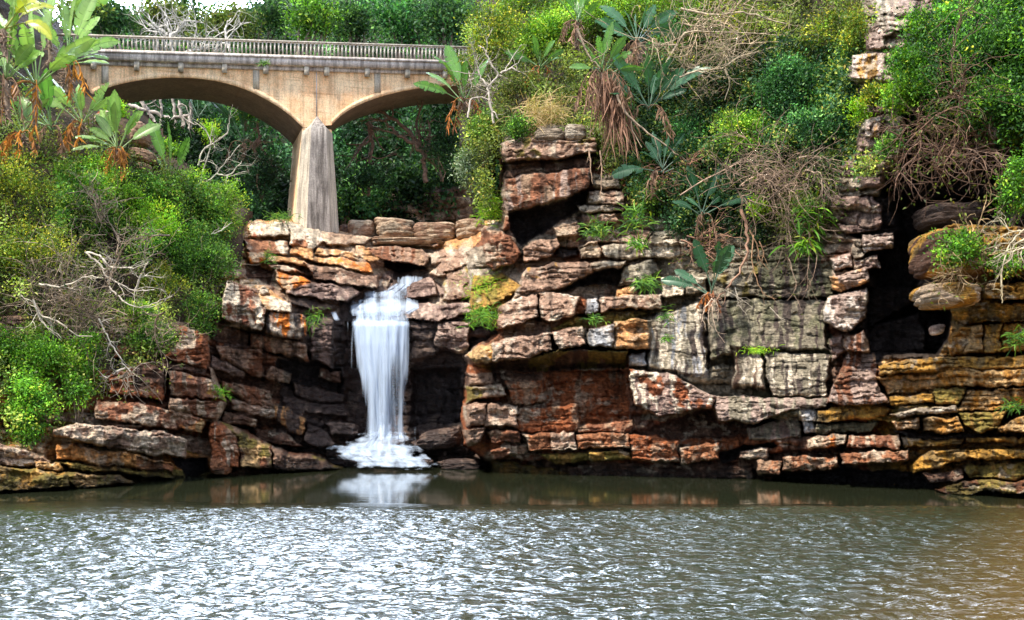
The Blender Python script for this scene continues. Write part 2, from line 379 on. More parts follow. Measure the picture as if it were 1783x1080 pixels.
        cc = cc[s] * (1 + rs.uniform(-.10, .10)); col[s] = col[s] * (1 - cm) + cc * cm; dry[s] = dry[s] * (1 - cm[..., 0]) + dd * cm[..., 0]
        for st in o.get('st', []):      # stains that belong to this block: (colour, threshold)
            kk = ss(st[1] - .03, st[1] + .03, fbm(xx / (8 if len(st) < 3 else 22), yy / (60 if len(st) < 3 else 22), 3, seed + 50 + rs.randint(8)))[..., None] * cm
            col[s] = col[s] * (1 - kk) + np.array(PAL[st[0]][0]) * kk
    # colours bleed across joints; damp streaks run down over several blocks
    col = col * (1 - .22 * near[..., None]) + bgc * .22 * near[..., None] if polys else col
    drip = ss(.56, .66, fbm(x / 10, y / 110, 3, seed + 80)) * ss(.4, .6, fbm(x / 90, y / 90, 2, seed + 83)); col = col * (1 - .55 * drip[..., None])
    lich = ss(.60, .68, fbm(x / 16, y / 13, 4, seed + 86, .6)) * ss(.45, .62, fbm(x / 80, y / 70, 2, seed + 89)) * (dry > .6); col = col * (1 - .6 * lich[..., None]) + np.array([.50, .46, .40]) * .6 * lich[..., None]
    gr = np.exp((fbm(X / 3.4, Yp / 3.4, 2, seed + 95) - .5) * 1.1 + (fbm(X / 7, Yp / 4, 2, seed + 97) - .5) * .8); col = col * gr[..., None]
    prot = prot + fine * (.6 + .4 * ss(.1, .5, dry)) * flat
    sdm = inpoly(x, y, mask)
    prot = prot - roll * (1 - np.clip(sdm / rollw, 0, 1)) ** 2
    B = base(X, Yp); D = np.maximum(B - prot, 8)
    V = P(X, Yp, D).reshape(-1, 3)
    wet = (1 - ss(.18, .62, V[:, 2].reshape(X.shape) + (fbm(x / 30, y / 12, 3, seed + 92) - .5) * .9)) * (V[:, 2].reshape(X.shape) < 3)   # splash zone: wet rock with dark algae
    col = col * (1 - .72 * wet[..., None]); dry = dry * (1 - .85 * wet)
    h, wdt = X.shape
    i = (np.arange(h - 1)[:, None] * wdt + np.arange(wdt - 1)[None]).ravel()
    f = np.stack([i, i + wdt, i + wdt + 1, i + 1], -1)
    keep = (sdm.ravel()[f] > 0).any(1); f = f[keep]
    used = np.unique(f); rm = np.full(h * wdt, -1); rm[used] = np.arange(len(used))
    colv = np.concatenate([np.clip(col, 0, .9), dry[..., None]], -1).reshape(-1, 4)
    o = mesh(name, V[used], rm[f], ROCK, colv[used])
    tag(o, kind=kind)
    return o
def fieldtint(fn):
    return fn

# ---- right cliff
YR = TPS([(810, 820, 49.5), (810, 600, 49.5), (820, 450, 53), (900, 820, 48.5), (1000, 825, 47.3), (1000, 600, 48), (1000, 430, 50.5), (880, 260, 52), (1040, 250, 51), (1200, 830, 45.3), (1200, 600, 46.2),
  (1200, 450, 47.6), (1300, 840, 43.6), (1450, 850, 41), (1450, 600, 42.3), (1450, 400, 43.5), (1300, 250, 47.5), (1300, 0, 52), (1000, 0, 60), (1150, 150, 53), (850, 0, 66), (860, 150, 56), (1600, 860, 38.6),
  (1783, 880, 35.6), (1783, 600, 38.0), (1783, 400, 38.4), (1600, 600, 40.5), (1600, 300, 40.6), (1783, 200, 38.2), (1783, 0, 41), (1600, 0, 44), (1950, 880, 32.4), (1950, 600, 35), (1950, 300, 35.6), (1950, 0, 38), (1400, -400, 66), (1783, -400, 54), (1000, -400, 84), (2100, 0, 34), (2100, 800, 30), (2340, 0, 31), (2340, 500, 28), (2340, 900, 25.5)])
RL = [[(780, 225), (1040, 225), (1300, 235), (1560, 262), (2000, 262)], [(780, 300), (1040, 290), (1300, 330), (1560, 345), (2000, 345)], [(780, 400), (1040, 372), (1300, 380), (1560, 400), (2000, 392)],
      [(780, 520), (940, 462), (1100, 448), (1300, 458), (1450, 440), (2000, 470)], [(780, 590), (900, 528), (1030, 520), (1150, 513), (1300, 518), (1450, 520), (1560, 535), (2000, 530)],
      [(780, 640), (900, 626), (1030, 606), (1150, 612), (1300, 612), (1450, 616), (2000, 612)], [(780, 700), (940, 702), (1100, 690), (1300, 696), (1440, 690), (1600, 680), (2000, 665)],
      [(780, 748), (940, 748), (1100, 757), (1250, 735), (1440, 735), (1560, 736), (2000, 725)], [(780, 790), (940, 789), (1100, 784), (1300, 790), (1460, 785), (1600, 782), (2000, 775)],
      [(780, 830), (1100, 830), (1300, 840), (1600, 850), (2000, 870)], [(780, 930), (2000, 960)]]
def tintR(X, Y, bed, bi, seed):
    names = ['pink', 'grey', 'redbrown', 'wall', 'ochre', 'olive', 'dkbrown', 'rust', 'black', 'ochpale', 'wallg']
    r = hsh(bi * 7.3 + bed * 1.9, 5); f = np.where(r < .45, 0, np.where(r < .7, 1, 2))
    j = (vnoise(X / 40, Y / 40, 3) - .5) * 60
    low = Y + j * .5 > 640
    f = np.where(low, np.where(r < .4, 7, np.where(r < .75, 2, 6)), f)
    g = (X + j > 1125) & (X + j < 1445) & (Y + j * .3 < 735); f = np.where(g, np.where(X + j > 1310, 10, 3), f)
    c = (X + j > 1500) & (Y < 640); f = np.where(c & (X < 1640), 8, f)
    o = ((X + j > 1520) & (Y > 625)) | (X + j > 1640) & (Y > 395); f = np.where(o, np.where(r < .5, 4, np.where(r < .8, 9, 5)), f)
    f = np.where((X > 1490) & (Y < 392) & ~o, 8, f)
    wl = 806 + (np.clip(X, 850, 1800) - 850) / 950 * 44
    f = np.where(Y + j * .15 > wl + 8, np.where(X > 1640, 5, np.where(r < .4, 5, 6)), f)
    return names, f
W = {'st': [('wallw', .60), ('dkbrown', .66)]}
RP = [
 # hollows first, most painted black to deepen their shade
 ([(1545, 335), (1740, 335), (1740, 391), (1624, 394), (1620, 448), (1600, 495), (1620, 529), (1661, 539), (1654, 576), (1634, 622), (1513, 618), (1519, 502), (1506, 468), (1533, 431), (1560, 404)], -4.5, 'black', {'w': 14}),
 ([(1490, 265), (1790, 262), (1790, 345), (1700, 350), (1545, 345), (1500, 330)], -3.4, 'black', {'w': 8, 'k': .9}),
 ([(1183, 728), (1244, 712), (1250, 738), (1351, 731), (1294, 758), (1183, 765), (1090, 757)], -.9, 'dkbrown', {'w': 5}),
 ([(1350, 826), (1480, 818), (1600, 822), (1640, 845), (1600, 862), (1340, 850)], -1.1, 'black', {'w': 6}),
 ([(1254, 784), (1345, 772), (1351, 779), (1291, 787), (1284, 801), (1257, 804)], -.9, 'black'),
 ([(853, 800), (990, 822), (985, 836), (850, 830)], .2, 'olive'),
 # overhanging head of the cliff
 ([(872, 250), (925, 240), (1040, 238), (1044, 266), (1000, 270), (945, 279), (875, 284)], 2.3, 'pink', {'st': [('olive', .62, 1)], 'ty': 0}),
 ([(874, 282), (1030, 272), (1030, 291), (960, 303), (877, 309)], .2, 'dkbrown', {'w': 4}),
 ([(876, 310), (950, 302), (1026, 290), (1023, 326), (975, 346), (925, 361), (885, 369), (876, 373)], 2.0, 'redbrown', {'ty': .2, 'k': .06, 'f': .6, 'st': [('lilac', .6)]}),
 ([(882, 373), (975, 350), (1022, 330), (1018, 362), (965, 395), (912, 428), (886, 402)], (-.2, -1.4), 'black', {'w': 8}),
 ([(870, 366), (884, 368), (886, 396), (872, 404)], 1.7, 'redbrown'),
 ([(935, 220), (1000, 214), (1040, 222), (1040, 240), (935, 242)], 1.2, 'grey'),
 ([(1024, 302), (1075, 304), (1080, 330), (1030, 332)], 1.0, 'grey'), ([(1022, 333), (1085, 332), (1085, 358), (1024, 356)], 1.3, 'pink'),
 # blocks under the head
 ([(838, 404), (870, 405), (898, 413), (907, 441), (890, 457), (856, 470), (842, 457)], 2.0, 'redbrown', {'ty': .1}),
 ([(912, 433), (937, 419), (967, 412), (972, 427), (957, 445), (929, 455), (913, 455)], 1.3, 'pink'),
 ([(964, 395), (1007, 383), (1012, 402), (1002, 409), (965, 411)], 1.5, 'pale'),
 ([(1005, 358), (1082, 358), (1082, 369), (1010, 371)], 1.4, 'grey'), ([(1012, 373), (1069, 371), (1078, 385), (1052, 395), (1016, 396)], 1.1, 'pink'),
 ([(968, 432), (1002, 433), (1002, 445), (979, 452), (967, 445)], .1, 'black'),
 ([(1004, 427), (1041, 422), (1047, 441), (1041, 451), (1008, 451)], 1.4, 'pale'),
 ([(1047, 430), (1108, 421), (1223, 411), (1223, 437), (1165, 448), (1097, 451), (1050, 449)], 1.1, 'grey', W),
 ([(1022, 458), (1094, 452), (1082, 469), (1038, 473), (1023, 469)], 1.6, 'grey'),
 ([(1030, 474), (1092, 461), (1080, 499), (1033, 497), (968, 511), (996, 495)], -1.1, 'black', {'w': 5}),
 ([(922, 467), (968, 456), (1016, 454), (1026, 472), (998, 494), (957, 509), (890, 528), (895, 506)], 1.9, 'pink', {'st': [('ochre', .66, 1)]}),
 ([(1089, 464), (1137, 452), (1150, 472), (1096, 501), (1078, 500)], 1.0, 'wall'),
 ([(1150, 482), (1190, 482), (1190, 515), (1152, 518)], 1.5, 'wallw'), ([(1191, 480), (1228, 483), (1227, 514), (1191, 515)], 1.6, 'wallw'),
 ([(1075, 504), (1110, 500), (1112, 516), (1073, 518)], 1.4, 'tan'),
 ([(822, 480), (872, 475), (905, 500), (880, 530), (826, 560), (818, 520)], .3, 'olive', {'k': .8}),
 ([(869, 534), (912, 517), (938, 511), (937, 552), (905, 566), (869, 578)], 2.5, 'pink'),
 ([(939, 511), (965, 509), (1008, 519), (1003, 551), (957, 560), (940, 554)], 2.3, 'pink', {'st': [('wallw', .58, 1)]}),
 ([(1008, 520), (1022, 521), (1022, 546), (1003, 551)], 1.0, 'rust'), ([(1022, 522), (1041, 520), (1042, 542), (1023, 547)], 2.2, 'blue'),
 ([(1044, 520), (1151, 512), (1149, 535), (1108, 539), (1061, 537), (1044, 546)], 2.1, 'pink'),
 ([(1003, 553), (1061, 541), (1140, 541), (1110, 555), (1027, 571), (960, 574)], (1.1, .4), 'olive', {'w': 4}),
 ([(812, 618), (835, 604), (862, 599), (862, 633), (828, 630)], 3.5, 'ochpale'),
 ([(858, 600), (912, 588), (963, 578), (964, 609), (901, 625), (860, 632)], 3.9, 'pink', {'ty': -.2}),
 ([(963, 579), (1017, 569), (1025, 604), (974, 609)], 3.9, 'pink', {'ty': -.2}),
 ([(1026, 574), (1070, 565), (1070, 606), (1028, 605)], 3.6, 'blue'), ([(1070, 562), (1112, 555), (1152, 561), (1152, 613), (1108, 608), (1070, 606)], 3.2, 'tan', {'ty': -.2}),
 ([(824, 631), (901, 626), (968, 609), (1097, 609), (1090, 640), (996, 643), (856, 645)], (3.3, -1.6), 'dkbrown', {'w': 1.5, 'k': .05, 'c': .1, 'st': [('olive', .5, 1)]}),
 # wall below the great ledge
 ([(945, 645), (1090, 645), (1092, 735), (1000, 742), (951, 710)], -.5, 'rust', {'k': .5, 'c': .2}),
 ([(815, 650), (860, 647), (860, 665), (816, 672)], 1.3, 'pink'), ([(811, 674), (873, 667), (880, 688), (813, 702)], 1.6, 'pink', {'st': [('olive', .55, 1)]}),
 ([(880, 664), (944, 660), (948, 699), (887, 705)], 1.0, 'rust'), ([(808, 705), (847, 704), (847, 741), (812, 742)], 1.9, 'pink'),
 ([(848, 705), (899, 708), (900, 746), (846, 744)], 1.7, 'pink'), ([(900, 711), (1005, 704), (1008, 754), (900, 749)], 1.3, 'rust'),
 ([(1008, 745), (1100, 731), (1102, 754), (1008, 756)], 1.1, 'redbrown'), ([(803, 746), (847, 744), (843, 768), (815, 779)], 2.1, 'pink'),
 ([(849, 753), (904, 750), (904, 772), (857, 774)], 1.7, 'redbrown'), ([(907, 753), (960, 752), (962, 785), (918, 785)], 2.0, 'rustor'), ([(960, 752), (1003, 753), (1005, 785), (962, 785)], 2.1, 'pink'),
 ([(1005, 758), (1100, 755), (1100, 783), (1005, 784)], 2.0, 'rustor'), ([(853, 783), (914, 773), (916, 790), (853, 803)], 1.4, 'redbrown'),
 ([(937, 790), (1020, 789), (1020, 806), (971, 810)], 1.4, 'olive'), ([(1020, 788), (1100, 789), (1100, 804), (1020, 806)], 1.7, 'olive'),
 ([(988, 812), (1100, 808), (1180, 818), (1180, 834), (988, 831)], .9, 'dkbrown'), ([(1100, 812), (1250, 806), (1310, 818), (1310, 838), (1180, 836)], .6, 'dkbrown'),
 ([(1100, 757), (1183, 768), (1183, 808), (1100, 806)], 1.9, 'rust'), ([(1184, 779), (1250, 768), (1255, 799), (1184, 811)], 2.0, 'rustor'),
 # grey wall
 ([(1125, 545), (1230, 520), (1235, 655), (1183, 652), (1126, 640)], 1.3, 'wall', {'k': .12, 'f': .4, 'c': .08, 'w': 7, 'st': [('blue', .58), ('dark', .64), ('wallw', .66)]}),
 ([(1232, 520), (1300, 515), (1445, 520), (1442, 612), (1310, 608), (1234, 630)], 1.2, 'wallg', {'k': .14, 'f': .5, 'c': .12, 'w': 6, 'st': [('wall', .48, 1), ('dark', .60)]}),
 ([(1270, 600), (1330, 606), (1335, 680), (1272, 676)], 1.35, 'wallw', {'k': .1, 'f': .45, 'c': .04, 'w': 8, 'st': [('wall', .5), ('dkbrown', .66)]}),
 ([(1330, 610), (1442, 616), (1440, 690), (1345, 690), (1332, 650)], 1.15, 'wall', {'k': .12, 'f': .5, 'c': .08, 'st': [('dark', .60), ('wallw', .62)]}),
 ([(1324, 465), (1449, 455), (1449, 518), (1318, 518)], .9, 'wallg', {'st': [('dark', .55)]}),
 ([(1232, 470), (1322, 462), (1320, 516), (1232, 516)], 1.0, 'wall', {'st': [('olive', .55, 1)]}),
 ([(1095, 618), (1125, 612), (1128, 635), (1098, 638)], 1.9, 'blue'),
 ([(1096, 640), (1180, 652), (1247, 690), (1243, 712), (1150, 727), (1102, 702)], 2.4, 'purple', {'st': [('wallw', .52), ('rust', .6, 1)], 'ty': .6}),
 ([(1246, 690), (1345, 692), (1440, 692), (1438, 706), (1360, 722), (1312, 739), (1250, 732)], 1.9, 'wall', {'st': [('lilac', .5)], 'ty': 1.5}),
 ([(1298, 745), (1392, 728), (1392, 762), (1351, 769), (1301, 768)], 1.0, 'purple', {'st': [('wall', .5)]}),
 ([(1395, 711), (1422, 708), (1422, 755), (1397, 756)], 1.1, 'blue'),
 ([(1318, 803), (1356, 800), (1356, 826), (1318, 828)], 1.8, 'rustor'), ([(1358, 796), (1462, 796), (1464, 817), (1392, 820), (1358, 820)], 2.0, 'rustor'),
 ([(1290, 786), (1335, 780), (1330, 802), (1288, 800)], 1.2, 'pink'), ([(1466, 790), (1583, 782), (1583, 803), (1469, 812)], 2.6, 'rustor', {'st': [('pale', .64, 1)]}),
 ([(1402, 769), (1425, 758), (1476, 758), (1476, 776), (1405, 783)], 1.9, 'pale', {'st': [('orange', .56, 1)]}),
 ([(1479, 762), (1567, 757), (1567, 782), (1479, 781)], 2.1, 'redbrown', {'st': [('pale', .55)]}),
 ([(1569, 762), (1681, 763), (1678, 775), (1571, 779)], 2.0, 'ochre'),
 ([(1469, 613), (1523, 613), (1530, 671), (1548, 704), (1486, 711), (1437, 699), (1456, 661)], 1.7, 'redbrown', {'st': [('lilac', .50)], 'ty': 1.6}),
 ([(1424, 711), (1506, 705), (1548, 711), (1540, 729), (1425, 736)], 1.5, 'ochre'), ([(1425, 738), (1533, 736), (1519, 755), (1418, 758)], 1.1, 'wallg'),
 # stack of blocks beside the cave
 ([(1444, 340), (1510, 330), (1540, 360), (1535, 400), (1470, 410), (1448, 380)], 1.2, 'purple', {'k': .9}),
 ([(1503, 407), (1556, 407), (1556, 434), (1503, 441)], 1.6, 'lilac'), ([(1482, 418), (1500, 414), (1503, 444), (1482, 452)], 1.8, 'grey'),
 ([(1449, 448), (1479, 441), (1480, 465), (1449, 467)], 2.0, 'lilac'), ([(1481, 452), (1530, 444), (1535, 470), (1482, 470)], 1.5, 'purple'),
 ([(1444, 482), (1480, 470), (1509, 466), (1510, 494), (1462, 511), (1445, 503)], 2.3, 'tan', {'st': [('lilac', .48, 1)]}),
 ([(1437, 518), (1509, 503), (1512, 552), (1472, 582), (1439, 560)], 2.7, 'lilac'),
 ([(1450, 596), (1506, 576), (1519, 609), (1469, 614)], 2.0, 'redbrown', {'st': [('lilac', .52)]}), ([(1445, 590), (1462, 582), (1468, 612), (1446, 630)], 1.0, 'purple'),
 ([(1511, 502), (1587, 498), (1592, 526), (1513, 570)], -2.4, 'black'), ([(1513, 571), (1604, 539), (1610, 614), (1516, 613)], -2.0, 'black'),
 # ochre ledges on the far right
 ([(1626, 402), (1661, 392), (1735, 396), (1800, 399), (1800, 482), (1720, 478), (1626, 470)], 2.6, 'ochre', {'st': [('dkbrown', .62, 1)]}),
 ([(1721, 494), (2130, 478), (2130, 523), (1718, 523)], 2.3, 'ochre'),
 ([(1657, 539), (1704, 529), (2130, 525), (2130, 556), (1681, 563), (1661, 552)], 2.0, 'ochre', {'k': .7}),
 ([(1647, 587), (1674, 569), (1712, 566), (1714, 615), (1654, 620)], 1.9, 'ochpale', {'k': .6}), ([(1714, 566), (1745, 563), (1745, 612), (1714, 615)], 2.0, 'ochre'), ([(1746, 563), (2130, 560), (2130, 612), (1746, 612)], 2.1, 'ochre'),
 ([(1530, 635), (1580, 627), (1700, 620), (2130, 616), (2130, 634), (1654, 642), (1533, 652)], 2.4, 'ochre'),
 ([(1526, 655), (1620, 651), (1700, 643), (2130, 636), (2130, 668), (1654, 672), (1546, 689)], 2.9, 'ochpale', {'ty': -.5}),
 ([(1546, 694), (1620, 684), (1625, 704), (1550, 709)], 2.0, 'ochre'), ([(1620, 676), (1681, 672), (1668, 704), (1626, 704)], 1.6, 'olive'),
 ([(1681, 677), (2130, 676), (2130, 699), (1664, 716)], 2.5, 'ochpale'),
 ([(1546, 722), (1664, 704), (1669, 718), (1560, 729)], 3.1, 'grey', {'ty': -.5}), ([(1550, 736), (1600, 728), (1605, 745), (1563, 748)], 3.2, 'tan'),
 ([(1607, 728), (1668, 725), (1679, 755), (1610, 749)], 3.3, 'ochpale'), ([(1668, 718), (1750, 715), (1738, 748), (1708, 759), (1678, 740)], 2.9, 'olive'),
 ([(1738, 745), (1790, 721), (2130, 715), (2130, 755), (1742, 756)], 3.3, 'ochpale'),
 ([(1550, 748), (1688, 757), (1754, 761), (1754, 768), (1587, 764)], .3, 'black'),
 ([(1681, 764), (2130, 767), (2130, 776), (1681, 773)], 2.7, 'ochre'), ([(1587, 812), (1620, 785), (2130, 778), (2130, 803), (1688, 800), (1590, 828)], 2.7, 'ochre'),
 ([(1681, 812), (1783, 805), (2130, 805), (2130, 832), (1688, 833)], 2.4, 'olive'), ([(1600, 826), (1680, 814), (1682, 834), (1622, 842)], 1.4, 'dkbrown'),
 ([(1622, 853), (1681, 837), (1783, 834), (2130, 832), (2130, 862), (1721, 858), (1671, 866)], 3.4, 'rustor', {'st': [('olive', .5, 1)]}),
]
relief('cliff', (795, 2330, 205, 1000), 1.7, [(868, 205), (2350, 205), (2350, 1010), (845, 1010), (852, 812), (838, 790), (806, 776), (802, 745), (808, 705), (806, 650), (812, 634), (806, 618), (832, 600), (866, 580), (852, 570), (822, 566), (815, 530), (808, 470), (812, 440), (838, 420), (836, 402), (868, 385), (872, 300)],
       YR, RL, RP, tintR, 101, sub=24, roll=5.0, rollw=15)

# ---- rocks of the fall and the terrace under the bridge
YF = TPS([(400, 815, 52.5), (500, 815, 52.8), (600, 815, 53.5), (700, 815, 54.2), (850, 815, 54.5), (450, 700, 52.5), (600, 700, 55.2), (700, 700, 55.8), (820, 700, 55), (430, 600, 51.5), (600, 600, 54.6), (700, 600, 55.2), (820, 600, 53.6),
  (400, 540, 51), (480, 560, 52.2), (600, 558, 54.6), (720, 556, 55), (820, 540, 54), (500, 520, 53.8), (600, 530, 55.6), (720, 530, 56.4), (650, 505, 57.4), (500, 480, 55.5), (400, 480, 52), (700, 480, 60.5), (800, 480, 57), (600, 460, 58.2), (740, 440, 62), (840, 440, 57), (450, 440, 56.5), (400, 420, 55.5), (550, 410, 60.5), (700, 415, 64), (500, 388, 60), (430, 385, 59), (700, 380, 66.5), (840, 380, 65), (330, 560, 47.5), (250, 640, 45.5), (330, 815, 50.2)])
FL = [[(300, 330), (900, 330)], [(300, 380), (480, 384), (560, 396), (700, 405), (900, 410)], [(300, 412), (500, 418), (640, 432), (760, 432), (900, 440)], [(300, 436), (470, 442), (640, 470), (760, 470), (900, 480)],
      [(300, 470), (480, 472), (600, 502), (660, 506), (770, 520), (900, 540)], [(300, 500), (450, 500), (560, 540), (620, 556), (720, 556), (900, 552)], [(300, 560), (380, 586), (540, 640), (620, 640), (720, 640), (900, 620)],
      [(300, 610), (380, 640), (470, 690), (560, 712), (720, 700), (900, 690)], [(300, 700), (400, 715), (520, 760), (600, 770), (720, 762), (900, 745)], [(300, 800), (600, 815), (900, 815)], [(300, 870), (900, 870)]]
def tintF(X, Y, bed, bi, seed):
    names = ['pink', 'tan', 'redbrown', 'dark', 'dkbrown', 'purple', 'pale']
    r = hsh(bi * 7.3 + bed * 1.9, 6); j = (vnoise(X / 40, Y / 40, 9) - .5) * 40
    f = np.where(r < .4, 1, np.where(r < .8, 0, 6))
    f = np.where(Y + j > 480 + (X < 640) * 20, np.where(r < .5, 5, 0), f)
    f = np.where((Y + j > 600) | (X < 390), np.where(r < .4, 2, 4), f)
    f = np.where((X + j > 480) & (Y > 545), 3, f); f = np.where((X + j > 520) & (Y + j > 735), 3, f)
    return names, f
FP = [
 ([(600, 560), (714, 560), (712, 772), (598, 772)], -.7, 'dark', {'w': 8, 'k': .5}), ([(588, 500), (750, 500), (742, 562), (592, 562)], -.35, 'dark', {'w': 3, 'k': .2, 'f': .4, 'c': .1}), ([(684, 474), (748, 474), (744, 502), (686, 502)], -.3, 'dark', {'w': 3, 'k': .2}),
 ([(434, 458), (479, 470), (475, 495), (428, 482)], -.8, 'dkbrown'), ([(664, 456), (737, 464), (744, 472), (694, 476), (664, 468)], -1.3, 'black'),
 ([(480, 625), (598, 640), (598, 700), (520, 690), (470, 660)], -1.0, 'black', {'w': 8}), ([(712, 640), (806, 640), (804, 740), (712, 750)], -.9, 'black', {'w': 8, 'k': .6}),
 ([(652, 413), (770, 412), (767, 427), (652, 428)], 1.0, 'pink'),
 ([(436, 385), (504, 388), (500, 410), (436, 413)], 1.1, 'white', {'ty': 1.5}), ([(504, 390), (557, 398), (566, 416), (540, 438), (501, 427)], 1.3, 'white', {'st': [('rustor', .52, 1)], 'ty': 1.2}),
 ([(420, 416), (498, 420), (501, 444), (434, 441)], 1.2, 'white', {'st': [('rustor', .53, 1)], 'ty': 1.4}), ([(556, 400), (622, 406), (652, 416), (640, 428), (570, 424)], .9, 'pale', {'ty': 1.5}),
 ([(429, 440), (465, 440), (463, 458), (440, 462)], 1.6, 'orange'), ([(467, 444), (529, 453), (548, 467), (467, 454)], 1.5, 'tan', {'ty': 2}), ([(505, 426), (546, 432), (545, 446), (506, 444)], 1.2, 'tan', {'st': [('orange', .5, 1)]}),
 ([(555, 428), (624, 442), (622, 453), (546, 441)], 1.4, 'tan', {'ty': 2}), ([(621, 428), (650, 434), (666, 452), (640, 458), (622, 446)], 1.3, 'tan'),
 ([(521, 441), (600, 452), (641, 459), (647, 475), (608, 472), (528, 448)], 1.6, 'tan', {'ty': 2.5, 'st': [('orange', .62, 1)]}),
 ([(529, 456), (596, 474), (655, 480), (656, 503), (600, 498), (545, 486)], 1.9, 'pink', {'ty': 1.5, 'st': [('dkbrown', .56, 1)]}),
 ([(481, 468), (540, 489), (542, 507), (500, 502), (484, 488)], 2.0, 'orange', {'ty': 1.5}), ([(466, 458), (500, 464), (530, 478), (484, 470)], 1.7, 'pale', {'st': [('rust', .5, 1)]}),
 ([(541, 492), (608, 500), (624, 512), (604, 530), (552, 520), (500, 508), (500, 502)], 2.1, 'purple', {'ty': .5}),
 ([(500, 510), (552, 523), (592, 536), (570, 542), (500, 530)], 1.0, 'dark'), ([(446, 496), (470, 500), (498, 524), (470, 520)], 1.3, 'tan'),
 ([(644, 433), (690, 430), (738, 433), (750, 447), (738, 465), (669, 457), (646, 446)], 2.0, 'redbrown', {'st': [('pink', .5)]}), ([(745, 441), (775, 441), (778, 458), (750, 462)], 1.2, 'pink'),
 ([(807, 427), (838, 433), (826, 453), (787, 472), (765, 484), (748, 481), (776, 450)], 1.6, 'pink', {'ty': 2}),
 ([(770, 474), (821, 455), (866, 472), (821, 517), (773, 524)], 1.4, 'pink', {'st': [('olive', .58, 1)]}),
 ([(709, 498), (735, 489), (759, 489), (763, 517), (712, 520)], 1.5, 'purple'),
 ([(712, 536), (737, 529), (821, 528), (823, 551), (779, 557), (709, 558)], 1.6, 'purple'), ([(760, 560), (821, 562), (812, 620), (757, 605)], 1.3, 'purple', {'st': [('lilac', .54)]}),
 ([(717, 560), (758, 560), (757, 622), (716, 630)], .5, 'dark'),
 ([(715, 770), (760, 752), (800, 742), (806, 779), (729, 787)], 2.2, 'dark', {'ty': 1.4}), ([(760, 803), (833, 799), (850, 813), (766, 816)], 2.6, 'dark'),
 ([(394, 488), (420, 492), (447, 502), (462, 530), (468, 544), (458, 581), (420, 566), (384, 552)], 3.3, 'white', {'st': [('redbrown', .60)], 'ty': -.3}),
 ([(444, 507), (480, 516), (505, 529), (502, 543), (471, 540)], 2.8, 'tan', {'st': [('white', .5, 1)], 'ty': 1}), ([(452, 500), (466, 500), (472, 510), (456, 512)], 3.0, 'white'),
 ([(471, 541), (500, 544), (534, 549), (529, 588), (518, 594), (464, 582)], 2.2, 'pink', {'st': [('orange', .63), ('dark', .6)]}),
 ([(434, 582), (480, 590), (528, 600), (540, 631), (518, 624), (434, 607)], 1.7, 'redbrown', {'st': [('pink', .5)]}),
 ([(535, 548), (585, 553), (585, 643), (542, 628)], 1.2, 'dark', {'st': [('purple', .55)]}), ([(377, 560), (434, 583), (428, 606), (370, 588)], .8, 'dkbrown'),
 ([(377, 598), (448, 622), (463, 662), (437, 658), (380, 626)], 1.4, 'redbrown', {'st': [('pink', .5, 1)]}),
 ([(363, 617), (424, 651), (424, 663), (363, 643)], 1.6, 'purple'), ([(380, 664), (468, 681), (479, 708), (448, 712), (384, 680)], 1.4, 'redbrown', {'st': [('pink', .52)]}),
 ([(400, 694), (485, 715), (481, 729), (404, 712)], 1.8, 'pink'), ([(392, 714), (448, 728), (444, 743), (388, 736)], 2.0, 'dkbrown', {'st': [('pale', .56, 1)]}),
 ([(466, 640), (505, 650), (500, 668), (462, 662)], 1.2, 'pink'), ([(560, 640), (596, 648), (592, 668), (556, 656)], .6, 'dkbrown'),
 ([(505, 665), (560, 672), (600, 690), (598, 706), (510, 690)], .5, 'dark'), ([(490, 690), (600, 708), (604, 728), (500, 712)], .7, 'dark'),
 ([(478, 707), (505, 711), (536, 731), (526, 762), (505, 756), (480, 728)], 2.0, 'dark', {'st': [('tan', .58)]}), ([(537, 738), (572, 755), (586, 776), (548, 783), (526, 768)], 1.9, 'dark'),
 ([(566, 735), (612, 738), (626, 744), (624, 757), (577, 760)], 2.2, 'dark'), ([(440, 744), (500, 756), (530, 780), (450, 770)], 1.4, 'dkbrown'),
]
relief('waterfall_rock_face', (340, 890, 372, 905), 1.7, [(330, 560), (380, 470), (412, 400), (432, 381), (505, 384), (590, 398), (640, 405), (700, 408), (815, 410), (845, 380), (890, 384), (890, 910), (330, 910)],
       YF, FL, FP, tintF, 211, sub=20, roll=3.0, rollw=10, wid=80)

# ---- left bank
YL = TPS([(0, 852, 38.3), (0, 700, 39.5), (100, 848, 39.6), (200, 843, 41), (300, 832, 44.2), (400, 826, 47), (500, 822, 49.5), (600, 816, 52), (200, 700, 42.5), (300, 640, 45), (400, 700, 48.5), (200, 600, 44.5), (100, 600, 42.5), (0, 500, 42), (300, 560, 47), (-150, 860, 35.5), (-150, 600, 38), (-430, 900, 30), (-430, 600, 32), (-430, 200, 36), (-430, -100, 42),
  (0, 300, 45.5), (200, 400, 48), (300, 300, 53), (400, 400, 54), (150, 150, 54), (0, 0, 52), (-150, 300, 42), (-150, 0, 47), (0, -300, 60), (-200, -300, 56), (460, 380, 58), (200, 200, 54)])
LL = [[(-430, 560), (80, 580), (300, 560), (640, 640)], [(-430, 640), (80, 640), (290, 646), (370, 660), (640, 740)], [(-430, 690), (160, 686), (290, 698), (390, 704), (640, 790)],
      [(-430, 740), (90, 742), (300, 756), (420, 770), (640, 806)], [(-430, 790), (0, 792), (100, 800), (300, 818), (640, 822)], [(-430, 850), (640, 850)], [(-430, 900), (640, 900)]]
